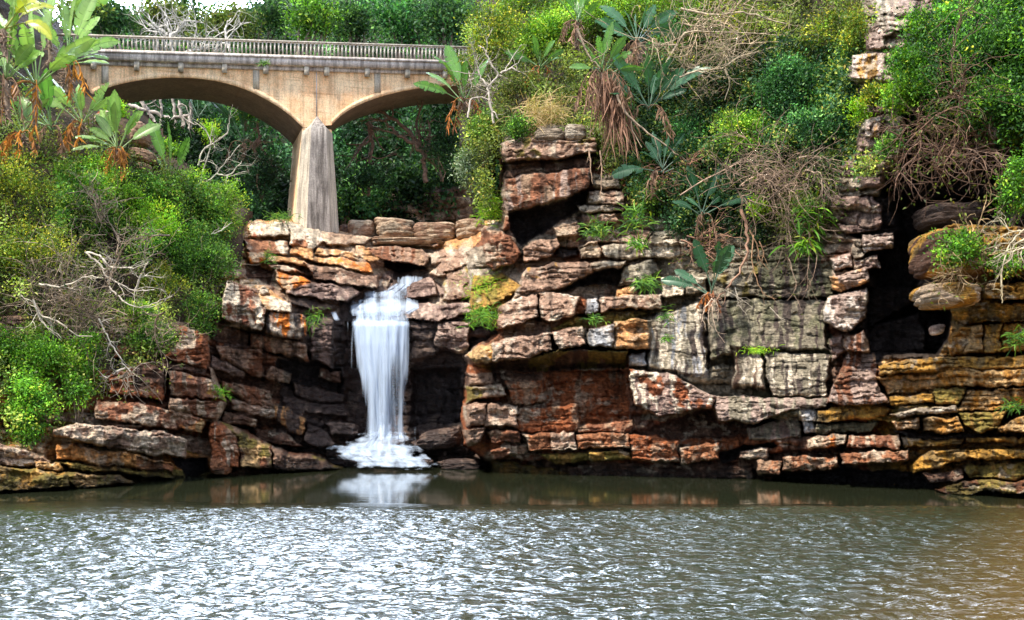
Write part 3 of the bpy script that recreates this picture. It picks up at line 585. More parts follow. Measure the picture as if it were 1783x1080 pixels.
def tintL(X, Y, bed, bi, seed):
    names = ['redbrown', 'rust', 'bankor', 'olive', 'dkbrown', 'ochpale', 'pink']
    r = hsh(bi * 7.3 + bed * 1.9, 6); f = np.where(r < .5, 0, np.where(r < .75, 1, 6))
    j = (vnoise(X / 40, Y / 40, 9) - .5) * 30
    f = np.where(Y + j > 735 + np.maximum(X - 100, 0) * .2, np.where(r < .4, 2, np.where(r < .7, 5, 3)), f); f = np.where(Y + j * .3 > 816 + (X < 150) * 10, np.where(r < .5, 3, 4), f)
    f = np.where((X > 400) & (Y > 780), np.where(r < .4, 0, 4), f)
    return names, f
LP = [
 ([(300, 800), (357, 797), (362, 824), (323, 832)], -.9, 'black', {'w': 5}),
 ([(313, 565), (367, 584), (364, 612), (360, 644), (279, 620), (303, 602)], 1.4, 'rust', {'st': [('pale', .64, 1)]}), ([(280, 622), (360, 642), (357, 654), (283, 642)], .7, 'dkbrown'),
 ([(188, 652), (249, 630), (287, 646), (284, 698), (188, 684)], 1.9, 'rust', {'st': [('dkbrown', .56, 1)]}), ([(293, 644), (370, 660), (394, 697), (296, 688)], 2.1, 'redbrown', {'st': [('pale', .60), ('ochre', .68, 1)]}),
 ([(296, 690), (350, 696), (397, 702), (384, 731), (299, 712)], 2.4, 'redbrown', {'st': [('pale', .52)]}),
 ([(168, 698), (230, 702), (303, 711), (311, 753), (242, 739), (168, 729)], 2.1, 'redbrown', {'st': [('pale', .56, 1)]}), ([(299, 711), (360, 727), (357, 756), (310, 749)], 2.2, 'redbrown', {'st': [('orange', .58, 1), ('ochpale', .6, 1)]}),
 ([(91, 748), (135, 738), (200, 744), (286, 752), (328, 768), (324, 800), (260, 792), (202, 782), (87, 758)], 3.0, 'pink', {'ty': -.6, 'st': [('pale', .5, 1)]}),
 ([(98, 774), (160, 780), (236, 790), (304, 810), (299, 817), (188, 813), (101, 800)], 2.2, 'bankor'), ([(236, 795), (304, 812), (299, 824), (240, 816)], 2.3, 'rustor'),
 ([(104, 804), (200, 815), (303, 822), (296, 833), (118, 818)], 1.7, 'olive'), ([(111, 822), (215, 832), (244, 842), (135, 851), (114, 838)], 2.5, 'ochpale', {'st': [('olive', .5, 1)]}),
 ([(-380, 770), (0, 772), (61, 788), (94, 802), (64, 810), (-380, 800)], 2.5, 'pale', {'ty': .4, 'st': [('pink', .5, 1)]}),
 ([(-380, 810), (0, 810), (61, 815), (111, 822), (119, 847), (34, 854), (-380, 860)], 2.8, 'ochre', {'st': [('olive', .46, 1)]}), ([(60, 800), (105, 806), (110, 820), (64, 814)], 2.6, 'ochpale'),
 ([(367, 733), (387, 733), (417, 762), (415, 817), (363, 814)], 1.9, 'rust', {'st': [('pale', .62)]}), ([(384, 732), (404, 742), (440, 764), (472, 778), (474, 817), (417, 817), (417, 764)], 2.2, 'redbrown', {'st': [('ochpale', .52, 1), ('olive', .6, 1)]}),
 ([(474, 782), (545, 795), (587, 811), (612, 818), (540, 824), (476, 820)], 1.8, 'dkbrown', {'st': [('olive', .52, 1)]}), ([(363, 798), (395, 811), (395, 824), (363, 822)], 2.4, 'rustor'),
 ([(363, 640), (392, 650), (398, 690), (372, 662)], 1.8, 'pale'),
]
relief('left_rock_bank', (-420, 625, 548, 960), 1.7, [(-440, 530), (300, 545), (372, 574), (372, 640), (402, 695), (386, 732), (410, 742), (474, 774), (545, 790), (592, 808), (622, 822), (622, 980), (-440, 980)],
       YL, LL, LP, tintL, 307, sub=22, roll=4.0, rollw=12, wid=90)

OL = [[(1380, -40), (1640, -40)], [(1380, 25), (1640, 30)], [(1380, 88), (1640, 84)], [(1380, 140), (1640, 145)], [(1380, 200), (1640, 200)], [(1380, 260), (1640, 260)], [(1380, 310), (1640, 300)], [(1380, 380), (1640, 380)]]
tag(relief('rock_outcrop', (1420, 1640, -40, 372), 1.9, [(1496, -30), (1640, -30), (1622, 45), (1590, 70), (1580, 95), (1572, 140), (1580, 200), (1575, 260), (1545, 300), (1535, 345), (1450, 350), (1450, 296), (1485, 262), (1495, 200), (1480, 150), (1474, 135), (1472, 92), (1500, 82), (1494, 28)],
       lambda x, y: YR(x, y) - 1.7, OL, [([(1528, 2), (1594, 0), (1583, 48), (1520, 74)], .9, 'grey', {'st': [('lilac', .55)]}), ([(1504, 30), (1545, 60), (1540, 86), (1514, 86)], .6, 'lilac'), ([(1483, 94), (1542, 92), (1534, 138), (1485, 138)], .9, 'lilac', {'st': [('ochre', .6)]}), ([(1508, 204), (1538, 200), (1534, 238), (1508, 240)], .6, 'lilac', {'st': [('ochre', .6)]})],
       lambda X, Y, b, bi, s: (['purple', 'grey'], np.where(hsh(bi + b * 3, 2) > .5, 0, 1)), 350, sub=30, amp=.7, roll=2.5, rollw=8, wid=70, kind=None), 'pale streaked rock buttress standing out of the bushes near the top right', 'rock outcrop')
# ------------------------------------------------------------------ hills behind the plants
def hill(name, box, step, mask, base, cols, seed, amp=1.2, off=0.0, mat=None):
    x0, x1, y0, y1 = box; gx = np.arange(x0, x1, step); gy = np.arange(y0, y1, step); X, Y = np.meshgrid(gx, gy)
    wx = (fbm(X / 40, Y / 40, 3, seed) - .5) * 30
    pr = (fbm(X / 60, Y / 60, 5, seed + 3, .6) - .5) * 2 * amp - off
    sd = inpoly(X + wx, Y + (fbm(X / 25, Y / 25, 3, seed + 9) - .5) * 24, mask)
    pr = pr - 4 * (1 - np.clip(sd / 20, 0, 1)) ** 2
    V = P(X, Y, np.maximum(base(X, Y) - pr, 8)).reshape(-1, 3)
    k = np.clip((fbm(X / 30, Y / 30, 4, seed + 6) - .35) * 3.3, 0, 1)[..., None]
    c = (np.array(cols[0]) * (1 - k) + np.array(cols[1]) * k).reshape(-1, 3)
    h, w_ = X.shape; i = (np.arange(h - 1)[:, None] * w_ + np.arange(w_ - 1)[None]).ravel(); f = np.stack([i, i + w_, i + w_ + 1, i + 1], -1)
    f = f[(sd.ravel()[f] > 0).any(1)]; used = np.unique(f); rm = np.full(h * w_, -1); rm[used] = np.arange(len(used))
    o = mesh(name, V[used], rm[f], mat or SOIL, c[used]); tag(o, kind='structure'); return o
YB = TPS([(-200, 380, 62), (-200, 150, 78), (-200, 0, 88), (100, 380, 66), (100, 100, 82), (300, 380, 68), (300, 200, 76), (300, 60, 90), (500, 390, 69), (500, 200, 76), (500, 0, 95), (700, 380, 70), (700, 200, 77), (700, 0, 95), (900, 400, 69), (900, 200, 74), (900, 0, 88), (600, -100, 110)])
hill('far_hill', (-260, 1000, -90, 470), 8, [(-260, 70), (-100, 10), (60, 45), (150, 62), (230, 30), (330, 50), (470, 10), (520, -20), (700, -60), (1000, -90), (1000, 470), (-260, 470)], YB, ((.016, .03, .012), (.05, .06, .03)), 500, 2.0)
# streambed below the bridge, from the terrace back to the far hill
def streambed():
    gx = np.linspace(200, 960, 90); t = np.linspace(0, 1, 30); X, T = np.meshgrid(gx, t)
    Yd = 63 + T * 10; Z = 10.9 + T * .6 + (fbm(X / 40, T * 9, 4, 77) - .5) * 1.0 + np.clip((420 - X) / 200, 0, 1) * 3
    V = np.stack([(X - 891.5) / F * Yd, Yd, Z], -1).reshape(-1, 3); h, w_ = X.shape
    i = (np.arange(h - 1)[:, None] * w_ + np.arange(w_ - 1)[None]).ravel(); f = np.stack([i, i + 1, i + w_ + 1, i + w_], -1)
    tag(mesh('streambed', V, f, ROCK, np.tile([.22, .17, .13, 1.0], (len(V), 1))), kind='structure')
streambed()
hill('left_hillside', (-520, 470, -130, 860), 6, [(-540, -130), (40, -90), (100, 60), (160, 170), (260, 210), (300, 270), (370, 330), (432, 376), (430, 470), (392, 510), (372, 585), (290, 640), (170, 690), (90, 765), (-540, 790)], YL, ((.03, .022, .014), (.09, .055, .03)), 520, 1.0, .25)
hill('right_hillside', (800, 2330, -520, 480), 7, [(850, -520), (2360, -520), (2360, 300), (1700, 262), (1550, 262), (1500, 400), (1440, 450), (1330, 455), (1290, 420), (1160, 410), (1090, 350), (1040, 290), (1000, 235), (872, 240), (860, 380), (838, 380), (800, 230), (800, 130), (840, 40)], YR, ((.028, .022, .014), (.075, .05, .028)), 540, 1.3, .1)
# pale stone wall and rock shelf behind the pier
SL = [[(560, 300), (900, 300)], [(560, 346), (640, 340), (840, 318)], [(560, 372), (900, 362)], [(560, 430), (900, 430)]]
relief('rock_shelf_behind_bridge', (560, 880, 312, 430), 2.2, [(585, 350), (660, 345), (700, 328), (800, 316), (850, 330), (890, 330), (890, 440), (570, 440)], lambda x, y: 69.5 + 0 * x, SL, [],
       lambda X, Y, b, bi, s: (['purple', 'pink'], np.where(hsh(bi + b * 3, 2) > .5, 0, 1)), 330, sub=18, amp=.7, roll=2)
# ground sheet under everything, out to the horizon
g = mesh('ground', [(-900, -200, -3.0), (900, -200, -3.0), (900, 1400, -3.0), (-900, 1400, -3.0)], [(0, 1, 2, 3)], SOIL, np.tile([.05, .05, .03], (4, 1))); tag(g, kind='structure')

# ------------------------------------------------------------------ pool water
def water():
    m, t, b, o = newmat("pool_water")
    g = N(t, "ShaderNodeNewGeometry"); sx = N(t, "ShaderNodeSeparateXYZ"); t.links.new(g.outputs['Position'], sx.inputs[0])
    def nz(sc, scale, det, rough=.55):
        mp = N(t, "ShaderNodeMapping"); mp.inputs['Scale'].default_value = sc; t.links.new(g.outputs['Position'], mp.inputs['Vector'])
        n = N(t, "ShaderNodeTexNoise", Scale=scale, Detail=float(det), Roughness=rough); n.inputs['Distortion'].default_value = .35; t.links.new(mp.outputs[0], n.inputs['Vector']); return n.outputs['Fac']
    rip = nz((.75, 1.2, 1), 2.6, 3, .5); big = nz((1, 1, 1), .12, 2); calm = nz((.6, 1.6, 1), 1.0, 3)
    # wind ripples fade out close to the rocks
    a1 = N(t, "ShaderNodeMath", operation='MULTIPLY_ADD'); t.links.new(big, a1.inputs[0]); a1.inputs[1].default_value = 5.0; t.links.new(sx.outputs['Y'], a1.inputs[2])
    xx = N(t, "ShaderNodeMath", operation='MULTIPLY_ADD'); t.links.new(sx.outputs['X'], xx.inputs[0]); xx.inputs[1].default_value = .10; t.links.new(a1.outputs[0], xx.inputs[2])
    r = N(t, "ShaderNodeMapRange"); t.links.new(xx.outputs[0], r.inputs[0]); r.inputs['From Min'].default_value = 31.0; r.inputs['From Max'].default_value = 34.0
    r.inputs['To Min'].default_value = 1.0; r.inputs['To Max'].default_value = 0.012
    h = N(t, "ShaderNodeMath", operation='MULTIPLY'); t.links.new(rip, h.inputs[0]); t.links.new(r.outputs[0], h.inputs[1])
    h2 = N(t, "ShaderNodeMath", operation='MULTIPLY_ADD'); t.links.new(calm, h2.inputs[0]); h2.inputs[1].default_value = .012; t.links.new(h.outputs[0], h2.inputs[2])
    bp = N(t, "ShaderNodeBump", Strength=1.0, Distance=WAVE); t.links.new(h2.outputs[0], bp.inputs['Height']); t.links.new(bp.outputs[0], b.inputs['Normal'])
    # peaty water, browner towards the near right
    mr = N(t, "ShaderNodeMath", operation='MULTIPLY_ADD'); t.links.new(sx.outputs['X'], mr.inputs[0]); mr.inputs[1].default_value = .16
    m2 = N(t, "ShaderNodeMath", operation='MULTIPLY'); t.links.new(sx.outputs['Y'], m2.inputs[0]); m2.inputs[1].default_value = -.09; t.links.new(m2.outputs[0], mr.inputs[2])
    k = N(t, "ShaderNodeMapRange"); t.links.new(mr.outputs[0], k.inputs[0]); k.inputs['From Min'].default_value = -.75; k.inputs['From Max'].default_value = .1
    c = mixc(t, 'MIX', k.outputs[0], (.024, .028, .014), (.13, .07, .015)); t.links.new(c, b.inputs['Base Color'])
    rr = N(t, 'ShaderNodeMapRange'); t.links.new(r.outputs[0], rr.inputs[0]); rr.inputs['To Min'].default_value = .05; rr.inputs['To Max'].default_value = .20; t.links.new(rr.outputs[0], b.inputs['Roughness']); b.inputs['IOR'].default_value = 1.5; b.inputs['Specular IOR Level'].default_value = .5
    # wind-ruffled near half as real wavelets, glassy by the rocks
    gx = np.r_[-160, -60, np.arange(-21, 21.01, .055), 60, 160]; gy = np.r_[-60, 0, 6, np.arange(10, 34, .048), 36, 45, 75]; X, Y = np.meshgrid(gx, gy)
    edge = ss(9.9, 12, Y) * (1 - ss(19, 21, np.abs(X))) ; lim = 31.2 - .10 * X * (X < 0) * -1 + 2.2 * (fbm(X / 5, Y / 1.2, 3, 61) - .5) * 2
    am = edge * (1 - ss(lim - 2.6, lim, Y)) * (.25 + 1.45 * fbm(X / 5, Y / 2.2, 3, 62)); 
    h = (fbm(X / .21 + .3 * fbm(X / 2, Y / 2, 2, 66), Y / .135, 2, 63, .4) - .5) * .085 + (fbm(X / 1.1, Y / .7, 2, 64) - .5) * .06
    Z = h * am; V = np.stack([X, Y, Z], -1).reshape(-1, 3); hh, w_ = X.shape; i = (np.arange(hh - 1)[:, None] * w_ + np.arange(w_ - 1)[None]).ravel()
    tag(mesh('water', V, np.stack([i, i + 1, i + w_ + 1, i + w_], -1), m), kind='structure')
WAVE = 0.16
water()

# ------------------------------------------------------------------ bridge
def bridge():
    a = math.radians(18); O = P(550, 400, 61.6); sx, sy = math.cos(a), math.sin(a)
    def to(px, py, off=0.0):       # pixel -> (s, z) on the plane lying off metres in front of the wall face
        rx = (px - 891.5) / F; Ox = O[0] + off * sy; Oy = O[1] - off * sx
        t = (-Ox * sy + Oy * sx) / (-rx * sy + sx)
        return ((rx * t - Ox) * sx + (t - Oy) * sy, CAMZ + (HZ - py) / F * t)
    def W3(s, n, z): s, n, z = np.broadcast_arrays(np.asarray(s, float), np.asarray(n, float), np.asarray(z, float)); return np.stack([O[0] + s * sx - n * sy, O[1] + s * sy + n * sx, z], -1)
    root = empty('arch_bridge', W3(0, 2, 12.5), 'long stained cream concrete bridge with two low arches and a slatted parapet above the waterfall', 'bridge')
    CREAM = mat_concrete("board_marked_concrete", (.92, .67, .43), (.84, .47, .24), .8, .35); GREY = mat_concrete("weathered_coping", (.72, .64, .60), (.50, .44, .42), .1, .6)
    PIERM = mat_concrete("pier_concrete", (.62, .55, .45), (.45, .39, .32), .2, .5); RAILM = mat_concrete("rail_concrete", (.60, .54, .46), (.42, .36, .30), 0.0, .4)
    def lin(pts, off):
        q = np.array([to(x, y, off) for x, y in pts]); c = np.polyfit(q[:, 0], q[:, 1], 1); return lambda s: c[0] * s + c[1]
    zt = lin([(168, 88), (572, 99.6), (780, 107.5)], .4); zb = lin([(168, 104), (572, 113.5), (780, 123)], .4); zr = lin([(168, 61.5), (572, 72), (780, 81.5)], .3)
    s0, s1 = to(20, 100)[0], to(960, 100)[0]; Wd = 4.2
    def box(sa, sb, na, nb, za, zb_, zc=None, zd=None):   # za/zb_: bottom/top at sa; zc/zd at sb
        zc = za if zc is None else zc; zd = zb_ if zd is None else zd
        v = W3([sa, sb, sb, sa, sa, sb, sb, sa], [na, na, nb, nb, na, na, nb, nb], [za, zc, zc, za, zb_, zd, zd, zb_])
        return v, np.array([(0, 1, 5, 4), (1, 2, 6, 5), (2, 3, 7, 6), (3, 0, 4, 7), (4, 5, 6, 7), (3, 2, 1, 0)])
    def piece(name, vf, mat, par=root):
        o = mesh(name, vf[0], vf[1], mat, parent=par, smooth=False); return o
    # deck slab with its edge beam, and a recessed strip of shadow-side beam below it
    mb = MB(); mb.add(*box(s0, s1, -.4, Wd + .4, zb(s0), zt(s0), zb(s1), zt(s1))); mb.add(*box(s0, s1, -.46, -.1, zt(s0) - .10, zt(s0) + .03, zt(s1) - .10, zt(s1) + .03)); mb.build('deck', GREY, root, False)
    mb = MB(); mb.add(*box(s0, s1, -.14, Wd + .14, zb(s0) - .2, zb(s0) - .003, zb(s1) - .2, zb(s1) - .003)); mb.build('deck_beam', GREY, root, False)
    LA = [(60, 330), (90, 240), (120, 197), (162, 163), (190, 152), (215, 145), (255, 138), (303, 135), (340, 136.5), (370, 140), (405, 148), (438, 160), (465, 174), (488, 188), (503, 199), (515, 210), (527, 222)]
    RA = [(577, 218), (592, 201), (615, 187), (640, 176), (670, 166), (700, 159), (740, 152), (780, 148), (830, 147), (880, 154), (930, 172), (960, 190)]
    al = np.array([to(*p) for p in LA]); ar = np.array([to(*p) for p in RA])
    def smooth(ap, n):
        s = np.linspace(ap[0, 0], ap[-1, 0], n); z = np.interp(s, ap[:, 0], ap[:, 1])
        for _ in range(3): z[1:-1] = (z[:-2] + 2 * z[1:-1] + z[2:]) / 4
        return s, z
    sl_, zl_ = smooth(al, 70); sr_, zr_ = smooth(ar, 50)
    S = np.r_[s0, sl_, sr_, s1]; Z = np.r_[zl_[0], zl_, zr_, zr_[-1]]
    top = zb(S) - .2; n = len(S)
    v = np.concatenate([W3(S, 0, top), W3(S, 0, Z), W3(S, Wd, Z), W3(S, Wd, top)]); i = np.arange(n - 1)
    mesh('arch_soffit', v, np.stack([i + 2 * n, i + 1 + 2 * n, i + 1 + n, i + n], -1), mat_concrete('dark_soffit', (.20, .155, .125), (.12, .095, .08), .6, .3), parent=root, smooth=False)  # soffit in a darker concrete than the arch wall
    f = np.concatenate([np.stack([i + n, i + 1 + n, i + 1, i], -1), np.stack([i + 3 * n, i + 1 + 3 * n, i + 1 + 2 * n, i + 2 * n], -1)])
    mesh('arch_wall', v, f, CREAM, parent=root, smooth=False)
    # arch ring edge: a slim raised moulding along each arch
    for s, z in ((sl_, zl_), (sr_, zr_)):
        k = len(s); v = np.concatenate([W3(s, -.05, z + .26), W3(s, -.05, z - .004), W3(s, .02, z - .004), W3(s, .02, z + .26)]); i = np.arange(k - 1)
        f = np.concatenate([np.stack([i + q * k, i + q * k + 1, i + ((q + 1) % 4) * k + 1, i + ((q + 1) % 4) * k], -1)[:, ::-1] for q in range(4)])
        mesh('arch_ring', v, f, CREAM, parent=root, smooth=False)
    for px in (163, 238, 315, 391, 463, 534, 569, 640, 710, 775):
        s, z = to(px, 118, .3); zz = zb(s) - .2; v, f = box(s - .13, s + .13, -.34, -.001, zz - .30, zz + .19); v[[3, 2]] += (0, 0, .1)
        piece('corbel', (v, f), PIERM)
    for px in (183, 446, 657, 830):
        s, z = to(px, 118); piece('pilaster', box(s - .17, s + .17, -.06, .01, float(np.interp(s, S, Z)) + .27, zb(s) - .205), PIERM)
    s, z = to(551, 118); piece('expansion_joint', box(s - .025, s + .025, -.02, .01, to(551, 206)[1], zb(s) - .205), GREY)
    # pier: shaft with a pointed cutwater
    sT0, zT = to(527, 222); sT1 = to(577.5, 222)[0]; zB = 10.9
    sB0 = to(513, 405)[0]; sB1 = to(590, 405)[0]; zb0 = to(550, 405)[1]; e = (zT - zB) / (zT - zb0); sB0 = sT0 + (sB0 - sT0) * e; sB1 = sT1 + (sB1 - sT1) * e
    mb = MB(); zz = np.linspace(0, 1, 9)
    rings = []
    for q in zz:
        a0 = sT0 + (sB0 - sT0) * q; a1 = sT1 + (sB1 - sT1) * q; ext = .35 * q
        rings.append(W3([a0, a1, a1, a0], [0.001, 0.001, Wd + ext, Wd + ext], zT + (zB - zT) * q))
    v = np.concatenate(rings); f = [(4 * k + j, 4 * k + 4 + j, 4 * k + 4 + (j + 1) % 4, 4 * k + (j + 1) % 4) for k in range(8) for j in range(4)]
    mb.add(v, np.array(f)[:, ::-1]); mb.build('pier', CREAM, root, False)
    mb = MB(); rings = []; zc = to(551, 232)[1]; zp = to(552, 203)[1]; sm = (sT0 + sT1) / 2
    for q in np.linspace(0, 1, 9):
        z = zc + (zB - zc) * q; qq = (zT - z) / (zT - zB); a0 = sT0 + (sB0 - sT0) * qq - .02; a1 = sT1 + (sB1 - sT1) * qq + .02; ww = a1 - a0; d = 1.1 + .3 * q
        rings.append(W3([a0, a0 + .2 * ww, a1 - .3 * ww, a1], [-.003, -d, -d, -.003], z))
    rings.insert(0, W3([sm - .03, sm - .02, sm + .02, sm + .03], [-.003, -.03, -.03, -.003], zp)); 
    mid = (rings[0] + rings[1]) / 2; mid[:, 2] = zc + (zp - zc) * .42; mid[1:3] += (rings[1][1:3] - mid[1:3]) * np.array([.25, .25, 0]); rings.insert(1, mid)
    v = np.concatenate(rings); nr = len(rings); f = [(4 * k + j, 4 * k + 4 + j, 4 * k + 5 + j, 4 * k + 1 + j) for k in range(nr - 1) for j in range(3)]
    STA = mat_concrete("stained_cutwater", (.36, .32, .29), (.22, .19, .175), .1, .8)
    sides = [q for k_, q in enumerate(f) if k_ % 3 != 1]; mids = [q for k_, q in enumerate(f) if k_ % 3 == 1]
    mesh('cutwater', v, np.array(sides), PIERM, parent=root, smooth=False)
    mesh('cutwater_nose', v, np.array(mids), STA, parent=root, smooth=False)
    # parapet
    rl = mesh('railing', *box(s0, s1, -.36, -.16, zr(s0) - .08, zr(s0), zr(s1) - .08, zr(s1)), RAILM, parent=root, smooth=False)
    rl['_o'] = root.location[:]
    r2 = mesh('rail_foot', *box(s0, s1, -.35, -.17, zt(s0) + .031, zt(s0) + .09, zt(s1) + .031, zt(s1) + .09), RAILM, parent=root, smooth=False)
    bs0, bs1 = to(146, 80)[0], to(835, 80)[0]; ns = 100; base = None; dz = (zr(0) - .081) - (zt(0) + .091)
    vb, fb = box(-.035, .035, -.31, -.22, 0, dz)
    rn = np.random.RandomState(4)
    for k in range(ns):
        s = bs0 + (bs1 - bs0) * k / (ns - 1)
        if base is None:
            lo = W3(0, 0, 0); base = mesh('baluster', vb - lo, fb, RAILM, smooth=False); o = base
        else: o = base.copy(); COL.objects.link(o)
        w3 = W3(s, 0, zt(s) + .091); o.parent = rl
        o.location = tuple(w3 - np.array(root.location)); o.rotation_euler = (0, rn.uniform(-.01, .01), 0)
    del rl['_o']
bridge()

# ------------------------------------------------------------------ waterfall
def fall():
    m, t, b, o = newmat("falling_water")
    at = N(t, "ShaderNodeAttribute", attribute_name="st"); sp = N(t, "ShaderNodeSeparateXYZ"); t.links.new(at.outputs['Vector'], sp.inputs[0])
    vc = N(t, "ShaderNodeVertexColor", layer_name="Col")
    mp = N(t, "ShaderNodeMapping"); mp.inputs['Scale'].default_value = (1, .05, 1); t.links.new(at.outputs['Vector'], mp.inputs['Vector'])
    n = N(t, "ShaderNodeTexNoise", Scale=2.5, Detail=5.0, Roughness=.55); t.links.new(mp.outputs[0], n.inputs['Vector'])
    mul = N(t, "ShaderNodeMath", operation='MULTIPLY_ADD'); t.links.new(n.outputs['Fac'], mul.inputs[0]); mul.inputs[1].default_value = 2.7
    off = N(t, "ShaderNodeMath", operation='MULTIPLY_ADD'); t.links.new(vc.outputs['Color'], off.inputs[0]); off.inputs[1].default_value = 1.7; off.inputs[2].default_value = -2.30; t.links.new(off.outputs[0], mul.inputs[2])
    cl = N(t, "ShaderNodeClamp"); t.links.new(mul.outputs[0], cl.inputs[0])
    df = N(t, "ShaderNodeBsdfDiffuse"); df.inputs[0].default_value = (.58, .68, .82, 1); tl = N(t, "ShaderNodeBsdfTranslucent"); tl.inputs[0].default_value = (.52, .64, .82, 1)
    gl = N(t, "ShaderNodeBsdfGlossy"); gl.inputs['Roughness'].default_value = .3
    m1 = N(t, "ShaderNodeMixShader"); m1.inputs[0].default_value = .4; t.links.new(df.outputs[0], m1.inputs[1]); t.links.new(tl.outputs[0], m1.inputs[2])
    m3 = N(t, "ShaderNodeMixShader"); m3.inputs[0].default_value = .03; t.links.new(m1.outputs[0], m3.inputs[1]); t.links.new(gl.outputs[0], m3.inputs[2])
    tr = N(t, "ShaderNodeBsdfTransparent"); m2 = N(t, "ShaderNodeMixShader"); t.links.new(cl.outputs[0], m2.inputs[0]); t.links.new(tr.outputs[0], m2.inputs[1]); t.links.new(m3.outputs[0], m2.inputs[2]); t.links.new(m2.outputs[0], o.inputs[0])
    root = empty('waterfall', P(670, 815, 53), 'silky white waterfall dropping from the rock lip into the dark pool', 'waterfall')
    def sheet(name, rows, nu=70, dens=1.0, seed=0, flute=.10, edge=.20, gaps=(), ragged=0, grow=0, uvs=(1, 1)):
        """rows: (y, xl, xr, Y, density)"""
        R = np.array(rows, float); ny = 90; yy = np.linspace(R[0, 0], R[-1, 0], ny); u = np.linspace(0, 1, nu)
        xl = np.interp(yy, R[:, 0], R[:, 1]) - grow; xr = np.interp(yy, R[:, 0], R[:, 2]) + grow; Yd = np.interp(yy, R[:, 0], R[:, 3]); dd = np.interp(yy, R[:, 0], R[:, 4])
        U, YY = np.meshgrid(u, yy); X = xl[:, None] * (1 - U) + xr[:, None] * U
        X = X + (fbm(U * 9, YY / 70, 3, seed + 3) - .5) * 7
        D = Yd[:, None] - flute * 3 * (fbm(U * nu / 9, YY / 120, 4, seed + 5) - .5) - .5 * np.sin(np.pi * U) ** .7
        e = np.minimum(U, 1 - U) / edge + .7 * (fbm(U * 12, YY / 90, 3, seed + 7) - .5); den = dd[:, None] * dens * np.clip(e, 0, 1) ** .8
        for gx, gw, gd, gy0 in gaps: den = den - gd * np.exp(-((X - gx) / gw) ** 2) * ss(gy0, gy0 + 60, YY)
        if ragged: den = den - ragged * 1.1 * (fbm(X / 30 + fbm(X / 9, YY / 9, 2, seed + 13), YY / 7, 3, seed + 11) - .42)
        yend = np.minimum((YY - yy[0]) / 6, (yy[-1] - YY) / 8); den = den * np.clip(yend * .9 + .25, 0, 1)
        V = P(X, YY, D).reshape(-1, 3); h, w_ = X.shape; i = (np.arange(h - 1)[:, None] * w_ + np.arange(w_ - 1)[None]).ravel(); f = np.stack([i, i + w_, i + w_ + 1, i + 1], -1)
        dv = np.clip(den, 0, 1.5).reshape(-1, 1); mesh(name, V, f, m, np.repeat(dv, 3, 1), root, True, uv=np.stack([(X / 28 * uvs[0] + seed * 3.1), YY / 28 * uvs[1]], -1).reshape(-1, 2))
    sheet('upper_cascade', [(478, 694, 742, 60.3, .9), (488, 688, 742, 59.4, 1), (500, 690, 728, 58.6, 1), (508, 690, 716, 58, .9)], 40, 1, 1)
    sheet('side_rivulet', [(500, 759, 770, 57.6, .8), (522, 760, 772, 57.2, .7)], 12, .85, 2, edge=.3)
    sheet('upper_cascade', [(503, 626, 714, 56.9, .75), (516, 622, 716, 56.1, .9), (526, 604, 737, 55.5, 1.05), (536, 590, 752, 54.8, 1.15), (548, 600, 722, 54.1, .9), (556, 604, 718, 53.8, .7)], 90, 1, 3, ragged=.45, flute=.25, grow=5)
    sheet('upper_cascade', [(538, 598, 714, 54.3, .9), (548, 600, 714, 54.0, .85), (558, 603, 718, 53.7, 1.0), (574, 606, 718, 53.2, 1.0)], 90, 1, 4, ragged=.3, flute=.25, grow=5)
    G = ((689, 10, .55, 590), (708, 4, .3, 640), (640, 5, .3, 640), (664, 4, .16, 660))
    sheet('main_curtain', [(556, 606, 718, 53.5, 1.15), (566, 606, 720, 53.1, 1.18), (600, 612, 718, 52.9, 1.15), (660, 622, 714, 52.7, 1.02), (720, 628, 712, 52.6, .98), (768, 630, 712, 52.5, 1.05)], 90, 1.06, 5, gaps=G, grow=7)
    sheet('inner_curtain', [(556, 610, 712, 54.3, 1.1), (600, 616, 712, 53.4, 1.0), (700, 634, 704, 53.3, .95), (768, 636, 706, 53.2, .95)], 80, .98, 6, grow=5, gaps=((690, 8, .5, 590),))
    sheet('spray_veil', [(562, 604, 720, 52.9, .6), (640, 606, 722, 52.5, .52), (768, 616, 718, 52.2, .62)], 80, .9, 7, grow=8)
    sheet('side_rivulet', [(540, 572, 584, 54.2, .9), (556, 578, 592, 53.6, .85), (562, 586, 606, 53.4, .8)], 14, .9, 8, edge=.25)
    sheet('side_rivulet', [(560, 588, 598, 53.5, .65), (640, 588, 600, 53.3, .5), (762, 590, 612, 53.2, .55)], 16, .8, 9, edge=.3)
    sheet('side_rivulet', [(556, 612, 620, 53.2, .8), (640, 608, 618, 53, .62), (762, 606, 622, 52.9, .6)], 14, .8, 10, edge=.3)
    sheet('spray_veil', [(700, 612, 726, 52.4, .45), (740, 604, 732, 52.0, .62), (772, 592, 742, 51.5, .66), (800, 585, 752, 51.0, .5)], 80, .9, 15, edge=.4, ragged=.3)
    sheet('upper_cascade', [(490, 690, 730, 58.9, .7), (502, 672, 722, 57.6, .95), (512, 650, 718, 56.9, .9), (520, 640, 716, 56.4, .7)], 60, 1, 16, ragged=.5, flute=.3)
    FT_ = dict(flute=.3, ragged=.36, grow=12, edge=.24, uvs=(.55, 26))
    sheet('foot_cascade', [(748, 636, 708, 52.7, .6), (762, 612, 718, 52.4, .95), (776, 586, 728, 52.0, 1.05), (790, 566, 738, 51.6, .9)], 90, 1, 11, **FT_)
    sheet('foot_cascade', [(772, 572, 732, 51.9, .85), (784, 560, 738, 51.5, 1.1), (796, 568, 748, 51.1, 1.15), (806, 584, 760, 50.8, 1.0)], 90, 1, 12, **FT_)
